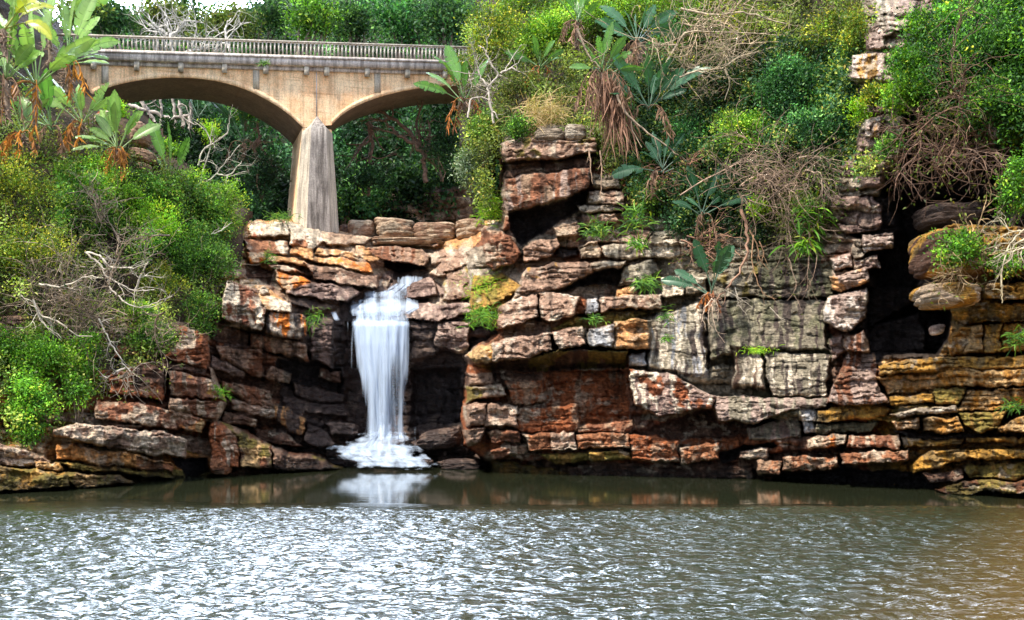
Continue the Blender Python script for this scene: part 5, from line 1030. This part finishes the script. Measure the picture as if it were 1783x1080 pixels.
banana('dark-leaved wild banana growing in the bushes below the left arch', 298, 320, 52, 1.5, 4, 'green', 39, fan=45, stem=.9, dead=1, deadpal='dry', droop=.25)
banana('small banana clump with dry orange leaves above the yellow-tipped shrub', 40, 235, 45.5, 1.1, 7, 'pale', 40, dead=4, deadpal='orange', stem=.7)
banana('wild banana deep in the shade behind the left arch', 345, 205, 66, 1.7, 5, 'blue', 41, fan=55)
banana('dark wild banana in the gap beside the bridge pier', 425, 250, 66, 1.6, 6, 'dark', 42, fan=70, dead=2, deadpal='dry', stem=1)

# ---- right cliff plants
shrub('shrub', 'yellow-green bush at the right end of the bridge railing', S, 862, 60, 57, 55, 50, 5500, 'yellow', .12, lobes=11)
shrub('shrub', 'bright green shrub at the top, right of the bridge end', S, 955, 70, yr(955, 70) - 1.5, 62, 52, 7000, 'bright', .12, lobes=11)
shrub('shrub', 'small yellowish bush hiding the end of the right arch', S, 805, 118, 58, 28, 24, 1800, 'yellow', .11)
shrub('shrub', 'tall straggly green bush above the overhanging slab', S, 905, 150, yr(905, 150) - 1.2, 60, 42, 4200, 'olive', .10, gap=.4, twigs=60)
shrub('shrub', 'dark green shrub just left of the head of the cliff', S, 845, 230, 53.5, 36, 42, 3800, 'green', .10)
shrub('shrub', 'grey-green feathery shrub hanging beside the overhanging slab', S, 822, 300, 53, 32, 52, 4500, 'greygreen', .10, hang=.7, lobes=10)
shrub('shrub', 'low green growth on top of the overhanging slab', S, 900, 225, 49.6, 36, 22, 2400, 'green', .09)
shrub('shrub', 'bright shrub at the top of the frame beside the tall wild banana', S, 1065, 30, yr(1065, 30) - 1.5, 70, 36, 5000, 'bright', .11)
shrub('shrub', 'big blue-green shrub in the middle of the cliff face greenery', S, 1375, 165, yr(1375, 165) - 1.6, 92, 68, 11000, 'blue', .105, lobes=15)
shrub('shrub', 'bright green shrub bulging below the big blue-green shrub', S, 1300, 232, yr(1300, 232) - 1.9, 62, 34, 5000, 'bright', .10, lobes=10)
shrub('shrub', 'leafy shrub with blue-green leaves left of the cliff buttress', S, 1440, 222, yr(1440, 222) - 1.7, 68, 34, 5000, 'blue', .10, lobes=10)
shrub('shrub', 'yellow-leaved straggly shrub left of the pale rock buttress at the top', S, 1455, 60, yr(1455, 60) - 1.5, 74, 60, 5500, 'yellow', .11, gap=.42, twigs=90)
shrub('shrub', 'thin yellow-leaved bush among the bare twigs at the top centre right', S, 1290, 55, yr(1290, 55) - 1.2, 70, 48, 2600, 'yellow', .11, gap=.5, twigs=60)
shrub('shrub', 'dark bush behind the hanging dead fronds', S, 1170, 170, yr(1170, 170) - .6, 70, 75, 5500, 'dark', .12)
shrub('shrub', 'blue-green bush right of the hanging dead fronds', S, 1205, 240, yr(1205, 240) - 1.1, 52, 60, 4500, 'blue', .10)
shrub('shrub', 'huge glossy dark green bush filling the top right corner', S, 1680, 95, yr(1680, 95) - 1.8, 120, 92, 15000, 'glossy', .105, lobes=18, spread=.08)
shrub('shrub', 'glossy bush with bright lime tips under the rock buttress', S, 1600, 145, yr(1600, 145) - 2.2, 66, 46, 7500, 'vine', .10, lobes=11)
shrub('shrub', 'dark glossy bush above the cave at the far right', S, 1740, 190, yr(1740, 190) - 2.0, 82, 50, 7500, 'glossy', .10, lobes=11)
shrub('shrub', 'small yellow-green bush at the foot of the rock buttress', S, 1500, 195, yr(1500, 195) - 2.0, 34, 24, 1500, 'lime', .09, gap=.4)
shrub('creeper', 'green creeper hanging down at the right edge beside the cave', 'creeper', 1768, 330, 34.2, 28, 62, 4200, 'vine', .09, hang=.6)
shrub('shrub', 'small fresh shrub growing on the ochre boulder at the far right', S, 1675, 435, 35.2, 66, 36, 3200, 'vine', .10, gap=.4, twigs=40, root=(1760, 470, 35.3))
shrub('shrub', 'leafy sprig at the lower right end of the bush on the ochre boulder', S, 1745, 455, 34.8, 36, 26, 1300, 'vine', .10, gap=.4)
shrub('shrub', 'small green shrub below the dead twig tangle on the cliff', S, 1325, 358, yr(1325, 358) - 1.5, 22, 26, 900, 'lime', .10)
shrub('shrub', 'leafy bush low on the cliff beneath the hanging fronds', S, 1120, 345, yr(1120, 345) - 1.2, 34, 44, 2400, 'green', .11, twigs=30)
shrub('shrub', 'lush tree-like shrub at the top edge left of the buttress', S, 1180, 70, yr(1180, 70) - .9, 60, 55, 4000, 'blue', .13)
tangle('dead_brush', 'mass of pale tan bare branches at the top centre right', 1270, 60, yr(1270, 60) - 2.1, 110, 62, 700, (.40, .30, .19), 51, 2.2, .016, leaves=500, pal='yellow', grav=-.02)
tangle('dead_brush', 'brown dead branches left of the big blue-green shrub', 1215, 130, yr(1215, 130) - 2.0, 60, 60, 260, (.36, .27, .18), 52, 1.9, .016)
tangle('dead_brush', 'broad curtain of dead brown twigs hanging below the cliff shrubs', 1345, 315, yr(1345, 315) - 2.3, 105, 52, 1050, (.28, .19, .13), 53, 1.7, .013, grav=-.05)
tangle('dead_brush', 'dead twigs dangling left of the cliff buttress foot', 1450, 285, yr(1450, 285) - 1.8, 52, 44, 380, (.25, .18, .125), 54, 1.4, grav=-.08)
tangle('dead_brush', 'reddish brown twigs hanging over the dark cave', 1650, 232, yr(1650, 232) - 2.2, 115, 34, 900, (.17, .095, .06), 55, 1.5, .012, grav=-.06)
tangle('dead_brush', 'sparse reddish twigs trailing into the cave at the right', 1725, 268, yr(1725, 268) - 2.0, 52, 26, 150, (.15, .09, .06), 56, 1.1, .011, grav=-.12)
tangle('dead_brush', 'grey dead twigs beside the right end of the bridge', 855, 130, 54.5, 44, 42, 160, (.40, .34, .27), 57, 1.3)
tangle('dead_brush', 'reddish dead stems on the cliff right of the hanging fronds', 1190, 300, yr(1190, 300) - 1.6, 44, 50, 260, (.25, .12, .075), 58, 1.2, grav=-.06)
tangle('dead_brush', 'dry stems and roots low on the cliff left of the long aerial root', 1250, 415, yr(1250, 415) - 1.4, 42, 32, 240, (.30, .16, .10), 59, 1.1, grav=-.05)
tangle('dead_brush', 'thin brown stems over the bush on the ochre boulder', 1690, 440, 35.0, 54, 28, 300, (.30, .20, .10), 60, .9)
branch_tree('bare_tree', 'crooked pale tree at the right end of the bridge', 'bare tree', [[(860, 215), (852, 170), (848, 150), (872, 128), (852, 112), (846, 85), (832, 80)], [(848, 150), (835, 130), (832, 118)], [(815, 205), (818, 172), (840, 168), (858, 180)], [(872, 128), (890, 118), (905, 125)]], 52, .06, (.48, .41, .34), 4, 2, 61, length=1.3)
branch_tree('bare_tree', 'long thin bare branches over the greenery at the top centre right', 'bare tree', [[(1183, 135), (1215, 122), (1262, 120), (1280, 100), (1330, 88), (1400, 70)], [(1185, 15), (1240, 28), (1300, 20), (1350, 38), (1430, 55)], [(1262, 120), (1272, 148), (1262, 175)], [(1160, 110), (1190, 55), (1250, 55), (1380, 62)]], yr(1270, 100) - 3.2, .05, (.50, .39, .26), 6, 2, 62, length=2.0)
branch_tree('bare_tree', 'arching bare stem leaning right below the hanging fronds', 'bare tree', [[(1075, 165), (1090, 200), (1120, 225), (1180, 270), (1215, 290)], [(1005, 50), (1020, 90), (1045, 120)]], 47.5, .06, (.34, .25, .17), 3, 1, 63)
# the wild bananas of the cliff
banana('tall wild banana on the cliff with a long skirt of hanging dead brown fronds', 1050, 128, 48.2, 1.05, 6, 'green', 71, stem=2.0, dead=5, deadpal='dry', fan=100, deadL=1.5, skirt=240)
banana('bluish wild banana at the top centre of the cliff', 1110, 75, 50, 1.35, 8, 'blue', 72, stem=1.2, fan=95, dead=3, deadpal='dry')
banana('wild banana at the right end of the bridge with a hanging brown frond', 808, 178, 54, 1.45, 5, 'green', 73, fan=70, dead=3, deadpal='dead', tilt=-15, stem=.5)
banana('wild banana at the very top, left of the bluish one', 1005, 40, 54, 1.1, 6, 'green', 74, stem=1.3, dead=4, deadpal='dry')
banana('dark wild banana in the undergrowth right of the hanging fronds', 1130, 190, 48.8, 1.5, 8, 'blue', 75, fan=100, dead=2, deadpal='dry')
banana('young wild banana rooted on the ledge above the grey wall', 1238, 512, 43.6, 1.15, 5, 'blue', 76, fan=68, tilt=-14, dead=4, deadpal='dead', deadL=.5, pet=.75, droop=.3, stem=.25)
banana('wild banana with dark drooping leaves below the cliff shrubs', 1225, 375, 45.6, 1.0, 5, 'dark', 77, fan=95, dead=2, deadpal='dry')
banana('dark wild banana low in the shadow under the hanging fronds', 1155, 300, 47.6, 1.15, 6, 'dark', 78, fan=110, dead=2, deadpal='dry')
banana('light green banana leaves poking out right of the yellow-green bush', 940, 120, 54, 1.0, 6, 'green', 79, fan=90, dead=2, deadpal='dead')
tuft('strap_leaf_plant', 'drooping strap-leaved plant hanging from the twigs right of the long root', 'plant', 1412, 375, 42.6, 24, 130, 'vine', 81, .8, .07, .5, -.30, ry=40)
tuft('strap_leaf_plant', 'second drooping strap-leaved clump, below the first on the cliff', 'plant', 1405, 428, 42.4, 16, 70, 'vine', 82, .7, .07, .4, -.32)
tuft('strap_leaf_plant', 'spiky strap-leaved plant beneath the hanging dead fronds', 'plant', 1108, 385, 46.5, 20, 110, 'green', 83, .7, .06, .7, -.22, ry=22)
tuft('strap_leaf_plant', 'tufty spiky plant at the bottom of the hanging fronds', 'plant', 1112, 425, 46.3, 14, 70, 'vine', 84, .5, .05, .5, -.2)
tuft('grass_tuft', 'bright green grass tuft on the ledge right of the waterfall lip', 'grass tuft', 845, 553, 48.6, 34, 420, 'vine', 85, .45, .025, .5, -.2, ry=14)
tuft('grass_tuft', 'green grassy tuft on top of the small cliff beside the pale boulders', 'grass tuft', 854, 368, 52.5, 22, 380, 'lime', 86, .5, .03, .6, -.2, ry=28)
tuft('grass_tuft', 'sparse mossy grass on the slope above the bright ledge tuft', 'grass tuft', 845, 500, 50.5, 40, 300, 'lime', 87, .3, .02, .5, -.2, ry=24)
tuft('grass_tuft', 'dry straw-coloured grass clump on top of the cliff head', 'grass tuft', 945, 200, 50.6, 44, 700, 'straw', 88, .75, .025, .6, -.2, ry=24)
tuft('fern', 'small fern in the crack of the mossy ledge below the cliff head', 'fern', 1040, 402, 47.5, 22, 220, 'green', 89, .4, .04, .5, -.2, ry=14)
tuft('fern', 'dark green fern hanging left of the white rock blocks', 'fern', 1124, 494, 44.7, 20, 150, 'green', 90, .5, .035, .3, -.25)
tuft('fern', 'tiny fern under the bluish block of the pale rock band', 'fern', 1036, 557, 45.4, 15, 90, 'green', 91, .3, .03, .5, -.2)
tuft('fern', 'small fern clinging to the grey wall, upper one of two', 'fern', 1160, 550, 43.9, 9, 60, 'green', 92, .3, .03, .3, -.25, ry=14)
tuft('fern', 'small fern clinging to the grey wall, lower one of two', 'fern', 1160, 590, 43.9, 9, 50, 'vine', 93, .25, .03, .3, -.25)
tuft('grass_tuft', 'mossy strip of grass across the middle of the grey wall', 'grass tuft', 1318, 610, 42.2, 26, 160, 'lime', 94, .2, .02, .3, -.2, ry=6)
tuft('grass_tuft', 'small green tuft at the upper left corner of the waterfall', 'grass tuft', 548, 556, 50.8, 14, 120, 'vine', 95, .35, .02, .2, -.3, ry=18)
tuft('grass_tuft', 'green tuft tucked between the orange lichened blocks', 'grass tuft', 470, 448, 52.5, 10, 90, 'green', 96, .3, .02, .5, -.1, ry=14)
tuft('grass_tuft', 'little green tuft in the joint of the red rock block', 'grass tuft', 384, 683, 45.6, 12, 90, 'vine', 97, .35, .025, .3, -.2, ry=10)
tuft('grass_tuft', 'low green tuft left of the foot of the bridge pier', 'grass tuft', 490, 380, 58.5, 22, 220, 'green', 98, .4, .03, .5, -.15, ry=7)
tuft('grass_tuft', 'green tuft on the ochre ledges at the right edge', 'grass tuft', 1772, 590, 34.3, 14, 120, 'green', 99, .4, .03, .4, -.2, ry=14)
tuft('grass_tuft', 'dark tuft below the ochre ledges at the right edge', 'grass tuft', 1765, 708, 33.6, 16, 90, 'green', 100, .3, .03, .4, -.2, ry=8)
# weed on the bridge edge beam
tuft('weed', 'small weed sprouting from the bridge edge beam', 'weed', 460, 110, 59.4, 8, 60, 'green', 111, .3, .04, .4, -.2)

# aerial roots
def roots(label, limbs, Y, r, col, seed, kids=3, length=.6, grav=-.1, depth=1):
    return branch_tree('aerial_root', label, 'root', limbs, Y, r, col, kids, depth, seed, 'root_strand', .7, length, grav=grav)
roots('thick curved aerial root sweeping down to the young wild banana', [[(1290, 365), (1300, 395), (1304, 430), (1295, 465), (1268, 500), (1245, 525)]], 43.2, .085, (.34, .19, .12), 121, 4, .7)
roots('bundle of thin pale roots hanging from the young wild banana over the grey wall', [[(1245, 520), (1240, 545), (1246, 575), (1262, 597)], [(1243, 522), (1232, 545), (1236, 570)], [(1240, 520), (1225, 540), (1222, 560)], [(1246, 522), (1252, 540), (1250, 560)]], 43.0, .03, (.55, .40, .28), 122, 5, .5)
roots('orange-brown roots right of the thick aerial root', [[(1305, 400), (1318, 425), (1322, 450), (1338, 470)], [(1312, 410), (1308, 450), (1318, 490), (1330, 515), (1352, 520)], [(1322, 420), (1330, 440), (1326, 460)]], 43.0, .03, (.42, .24, .13), 123, 4, .6)
roots('fine pale roots spread over the wall right of the young wild banana', [[(1262, 505), (1290, 520), (1310, 535)], [(1280, 500), (1285, 530), (1300, 548)], [(1340, 535), (1360, 555), (1390, 567)]], 42.9, .022, (.50, .42, .32), 124, 6, .7)
roots('tangle of whitish roots at the right edge on the ochre boulder', [[(1790, 395), (1770, 410), (1755, 430), (1745, 470), (1743, 500)], [(1790, 400), (1760, 405), (1738, 380)], [(1790, 410), (1765, 430), (1730, 450)], [(1788, 430), (1760, 440), (1742, 436)]], 34.0, .04, (.58, .50, .34), 125, 6, .8, depth=2)
roots('single straight root running down the ochre rock at the right', [[(1744, 470), (1744, 500), (1745, 528)]], 34.6, .05, (.42, .34, .20), 126, 2, .3)
roots('thin dead vine dangling under the overhanging slab by the cliff head', [[(1026, 262), (1028, 290), (1032, 320)], [(1045, 262), (1048, 300), (1046, 345)]], 46.8, .04, (.42, .27, .17), 127, 5, .3)

# ---- forest beyond the bridge
def far_tree(label, px, py, Y, rx, ry, n, pal, base, seed, tc=(.20, .16, .12), r=.16, L=.24, gap=.35, stems=7):
    return shrub('tree', label, 'tree', px, py, Y, rx, ry, n, pal, L, seed=seed, root=(*base, Y + .3), stems=stems, sr=r * .5, stemcol=tc, part='crown', stem='trunk', gap=gap, lobes=12, spread=.16)
FT = [('small olive tree closing the sky gap above the left end of the railing', 165, 30, 84, 50, 30, 2600, 'olive', (170, 200), (.4, .36, .3), .34),
 ('olive tree filling the sky gap between the two pale-limbed trees', 325, 28, 86, 52, 34, 3000, 'forest', (325, 205), (.4, .36, .3), .36),
 ('thin olive-green tree against the white sky above the left arch', 200, 40, 78, 62, 36, 3800, 'forest', (250, 210), (.42, .37, .32), .36),
 ('airy grey-green tree with pale limbs behind the left part of the railing', 275, 30, 80, 66, 42, 4200, 'olive', (300, 215), (.50, .45, .40), .40),
 ('sparse tree with whitish limbs behind the middle of the left arch', 385, 35, 82, 60, 44, 4200, 'olive', (340, 215), (.55, .50, .45), .36),
 ('leafy green tree behind the railing, just left of the pier', 470, 35, 84, 56, 46, 3600, 'forest', (440, 215), (.30, .26, .2), .35),
 ('bright leafy tree behind the railing, directly above the pier', 545, 32, 80, 58, 44, 4200, 'green', (520, 220), (.25, .2, .15), .32),
 ('full green tree behind the railing, first to the right of the pier', 620, 40, 83, 60, 46, 4200, 'forest', (620, 220), (.25, .2, .15), .32),
 ('dark dense tree behind the railing over the right arch', 700, 35, 79, 66, 50, 4600, 'blue', (735, 230), (.2, .15, .12), .3),
 ('dark green tree at the right end of the railing', 775, 45, 77, 50, 56, 3800, 'forest', (780, 240), (.2, .15, .12), .3),
 ('green tree top rising behind the left wild bananas', 140, 25, 76, 50, 28, 1500, 'olive', (160, 200), (.35, .3, .25), .45)]
for i, (lb, px, py, Y, rx, ry, n, pal, b, tcx, gp) in enumerate(FT): far_tree(lb, px, py, Y, rx, ry, n, pal, b, 600 + i, tcx, gap=gp)
branch_tree('bare_tree', 'white bare branches showing behind the railing left of the pier', 'bare tree', [[(300, 95), (298, 62), (292, 45), (285, 20)], [(298, 62), (318, 50), (328, 30)], [(292, 62), (272, 48), (258, 25)], [(400, 90), (390, 50), (402, 32)], [(320, 92), (345, 86), (370, 78)]], 75, .12, (.62, .58, .52), 6, 2, 131, length=2.6)
branch_tree('bare_tree', 'group of pale trunks seen through the left arch', 'bare tree', [[(306, 225), (304, 190), (300, 150)], [(318, 222), (314, 190), (310, 150)], [(280, 225), (281, 190), (280, 140)], [(330, 225), (332, 190), (336, 150)], [(270, 215), (255, 190), (240, 160)], [(205, 172), (240, 188), (270, 195), (300, 208), (330, 200)]], 67, .13, (.46, .40, .35), 2, 2, 132, length=1.6, thin=.7)
branch_tree('tree', 'dark branching tree standing in the shade of the right arch', 'tree', [[(742, 318), (738, 285), (732, 255), (728, 215), (735, 175)], [(735, 262), (705, 240), (680, 225), (660, 205)], [(738, 280), (750, 240), (745, 210)], [(732, 255), (700, 215), (660, 190), (620, 190)], [(640, 215), (648, 250), (642, 285)]], 66.5, .17, (.20, .13, .095), 5, 2, 133, length=2.2, part='trunk')
branch_tree('bare_tree', 'dead reddish branches hanging in the gap left of the pier', 'bare tree', [[(448, 215), (452, 250), (462, 272), (478, 285)], [(455, 235), (442, 262)], [(440, 270), (470, 285), (492, 296)]], 64.5, .07, (.28, .17, .13), 6, 2, 134, length=1.2, grav=-.1)
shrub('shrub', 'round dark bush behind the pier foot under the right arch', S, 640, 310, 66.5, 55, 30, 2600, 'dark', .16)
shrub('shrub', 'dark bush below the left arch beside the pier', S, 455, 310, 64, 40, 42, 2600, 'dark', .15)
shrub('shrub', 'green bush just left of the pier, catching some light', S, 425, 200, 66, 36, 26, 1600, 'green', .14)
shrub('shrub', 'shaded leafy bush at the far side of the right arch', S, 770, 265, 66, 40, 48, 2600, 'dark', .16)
# trees above the frame on both banks shade the slopes and darken the pool
shrub('tree', 'broad leafy tree crown at the top of the cliff above the tan branches', 'tree', 1330, -60, yr(1330, -60), 150, 60, 5000, 'green', .2, part='crown', stem='trunk', sr=.08)
# ------------------------------------------------------------------ separate boulders
def boulder(label, quad, Y, dep, tintn, seed, pw=5.0, top=None, name='boulder', st=None, n=26, cat='boulder'):
    """quad: pixel corners TL, TR, BR, BL of its front; dep: depth in metres"""
    rng = np.random.RandomState(seed); u = np.linspace(-1, 1, n); A, B = np.meshgrid(u, u); o1 = np.ones_like(A)
    V = []; Fc = []; k = 0; i = (np.arange(n - 1)[:, None] * n + np.arange(n - 1)[None]).ravel(); f0 = np.stack([i, i + 1, i + n + 1, i + n], -1)
    for ax, sg in ((0, 1), (0, -1), (1, 1), (1, -1), (2, 1), (2, -1)):
        p = [A, B]; p.insert(ax, o1 * sg); V.append(np.stack(p, -1).reshape(-1, 3)); Fc.append((f0 if (sg > 0) ^ (ax == 1) else f0[:, ::-1]) + k); k += n * n
    V = np.concatenate(V); V = V / ((np.abs(V) ** pw).sum(-1, keepdims=True)) ** (1 / pw)
    d = unit(V); r = 1 + (fbm(d[:, 0] * 2.1 + d[:, 1] * 1.3 + seed, d[:, 2] * 2.4 + d[:, 1], 5, seed % 50, .6) - .5) * .30
    r -= .05 * np.exp(-((((V[:, 2] * 2.2 + .3 * fbm(V[:, 0] * 2, V[:, 1] * 2, 2, seed % 40)) % 1) - .5) / .09) ** 2); V = V * r[:, None]
    q = [P(x, y, Y) for x, y in quad]; U = (V[:, 0] + 1) / 2; T = (1 - V[:, 2]) / 2; U, T = U[:, None], T[:, None]
    Pn = (q[0] * (1 - U) + q[1] * U) * (1 - T) + (q[3] * (1 - U) + q[2] * U) * T; Pn[:, 1] += (V[:, 1] + 1) / 2 * dep
    a, b, am, dr = PAL[tintn]; s = fbm(Pn[:, 0] * 1.7 + Pn[:, 1], Pn[:, 2] * 1.9 + Pn[:, 1] * .5, 4, seed % 45, .6); kk = ss(.5 + (.5 - am) * .3 - .03, .5 + (.5 - am) * .3 + .03, s)[:, None]; c = np.array(a) * (1 - kk) + np.array(b) * kk
    if st: s = fbm(Pn[:, 0] * 1.3 + 9, Pn[:, 2] * 2.5 + Pn[:, 1], 3, seed % 41); kk = ss(.52, .57, s)[:, None]; c = c * (1 - kk) + np.array(PAL[st][0]) * kk
    # weld the cube seams
    key = np.round(V, 5); _, idx, inv = np.unique(key, axis=0, return_index=True, return_inverse=True); inv = inv.ravel(); F_ = inv[np.concatenate(Fc)]; F_ = F_[(F_[:, 0] != F_[:, 2]) & (F_[:, 1] != F_[:, 3])]
    o = mesh(name, Pn[idx], F_, ROCK, np.c_[c, np.full(len(c), float(dr))][idx]); return tag(o, label, cat)
boulder('pinkish squared boulder next to the pier, leftmost of the pale row behind the fall', [(604, 381), (651, 381), (650, 414), (605, 414)], 62.5, 2.2, 'pink', 1)
boulder('large whitish squared boulder, second in the pale row right of the pier', [(650, 376), (720, 381), (720, 412), (652, 413)], 62.3, 2.4, 'pale', 2, st='grey')
boulder('long pale boulder, third in the row right of the pier', [(718, 384), (792, 384), (792, 420), (718, 414)], 62.1, 2.4, 'pale', 3, st='pink')
boulder('pale squared boulder at the right end of the row, against the cliff', [(792, 380), (842, 379), (842, 414), (793, 417)], 61.8, 2.2, 'pale', 4)
boulder('small dark boulder wedged behind the pale row beside the pier', [(588, 388), (608, 390), (608, 410), (590, 408)], 63.5, 1.5, 'purple', 5, 3.0)
boulder('flat grey shelf stone in front of the pale boulder row', [(640, 410), (770, 412), (768, 424), (650, 424)], 61.3, 2.5, 'pale', 6, st='grey')
boulder('pale lichened boulder under the wild banana at the bridge end', [(160, 192), (192, 188), (196, 214), (160, 216)], 51.5, 1.2, 'white', 7, 3.0)
boulder('upright pale boulder between the banana leaves and the left arch', [(218, 208), (248, 206), (254, 248), (222, 250)], 52, 1.4, 'pale', 8, 3.2, st='pink')
boulder('pinkish boulder lying below the upright pale one on the left bank', [(216, 252), (262, 258), (266, 284), (222, 276)], 51.2, 1.3, 'pink', 9, 3.0)
boulder('slab boulder under the orange dead banana leaves', [(232, 278), (256, 282), (256, 304), (236, 300)], 50.6, 1.1, 'pink', 10, 3.0)
boulder('dark wet boulder right of the foot of the waterfall', [(730, 752), (796, 742), (802, 782), (718, 784)], 51.6, 2.2, 'dark', 11, 3.2)
boulder('small dark wet stone poking out of the white foot of the waterfall', [(724, 800), (752, 799), (756, 815), (722, 816)], 50.4, .8, 'dark', 12, 2.6)
boulder('low black wet rock in the pool right of the fall', [(768, 801), (832, 799), (838, 822), (766, 822)], 50.6, 1.5, 'dark', 13, 3.2)
boulder('dark wet boulder left of the foot of the waterfall', [(566, 736), (622, 738), (624, 756), (572, 762)], 52.6, 1.5, 'dark', 14, 3.2)
boulder('rounded ochre boulder jutting out under the bush at the far right', [(1617, 489), (1720, 488), (1718, 530), (1622, 532)], 35.0, 2.2, 'ochre', 15, 3.6, st='pale')
boulder('big squared dark boulder jammed in the top of the cave', [(1620, 350), (1724, 345), (1728, 388), (1624, 390)], 38.9, 2.4, 'dark', 16, 4)
boulder('tall ochre and brown boulder beside the cave', [(1624, 398), (1722, 393), (1724, 478), (1626, 474)], 35.9, 2.5, 'ochre', 17, 6, st='dkbrown')
boulder('pale pinkish stone lying in the cave behind the ochre ledges', [(1628, 566), (1650, 562), (1648, 580), (1630, 584)], 38.6, .8, 'lilac', 23, 3)
boulder('flat dark stone on the ledge above the lip of the waterfall', [(712, 490), (758, 488), (764, 518), (712, 520)], 56.2, 1.4, 'purple', 24, 3.4)
boulder('small orange-brown rock at the waterline near the left red rocks', [(364, 800), (395, 812), (395, 828), (364, 826)], 44.6, 1.1, 'rustor', 25, 3.6)
boulder('small squared stone standing on the overhanging head of the cliff', [(985, 212), (1022, 216), (1022, 242), (984, 241)], 49.0, 1.2, 'grey', 26, 3.6)
boulder('low stone left of the squared one on top of the cliff head', [(932, 222), (984, 220), (984, 243), (930, 243)], 49.2, 1.3, 'grey', 27, 3.6)

# kinds that repeat carry one group name each
GR = {'wild_banana': 'wild bananas on the banks', 'grass_tuft': 'grass tufts on the rock ledges', 'fern': 'small ferns on the cliff', 'aerial_root': 'aerial roots on the cliff', 'strap_leaf_plant': 'strap-leaved plants on the cliff', 'shrub': 'shrubs on the banks', 'dead_brush': 'tangles of dead twigs', 'bare_tree': 'bare pale branches', 'boulder': 'boulders and stones', 'creeper': 'hanging creepers', 'tree': 'trees beyond the bridge'}
for o in list(COL.objects):
    k = o.name.split('.')[0]
    if o.parent is None and 'label' in o and k in GR and 'group' not in o: o['group'] = GR[k]
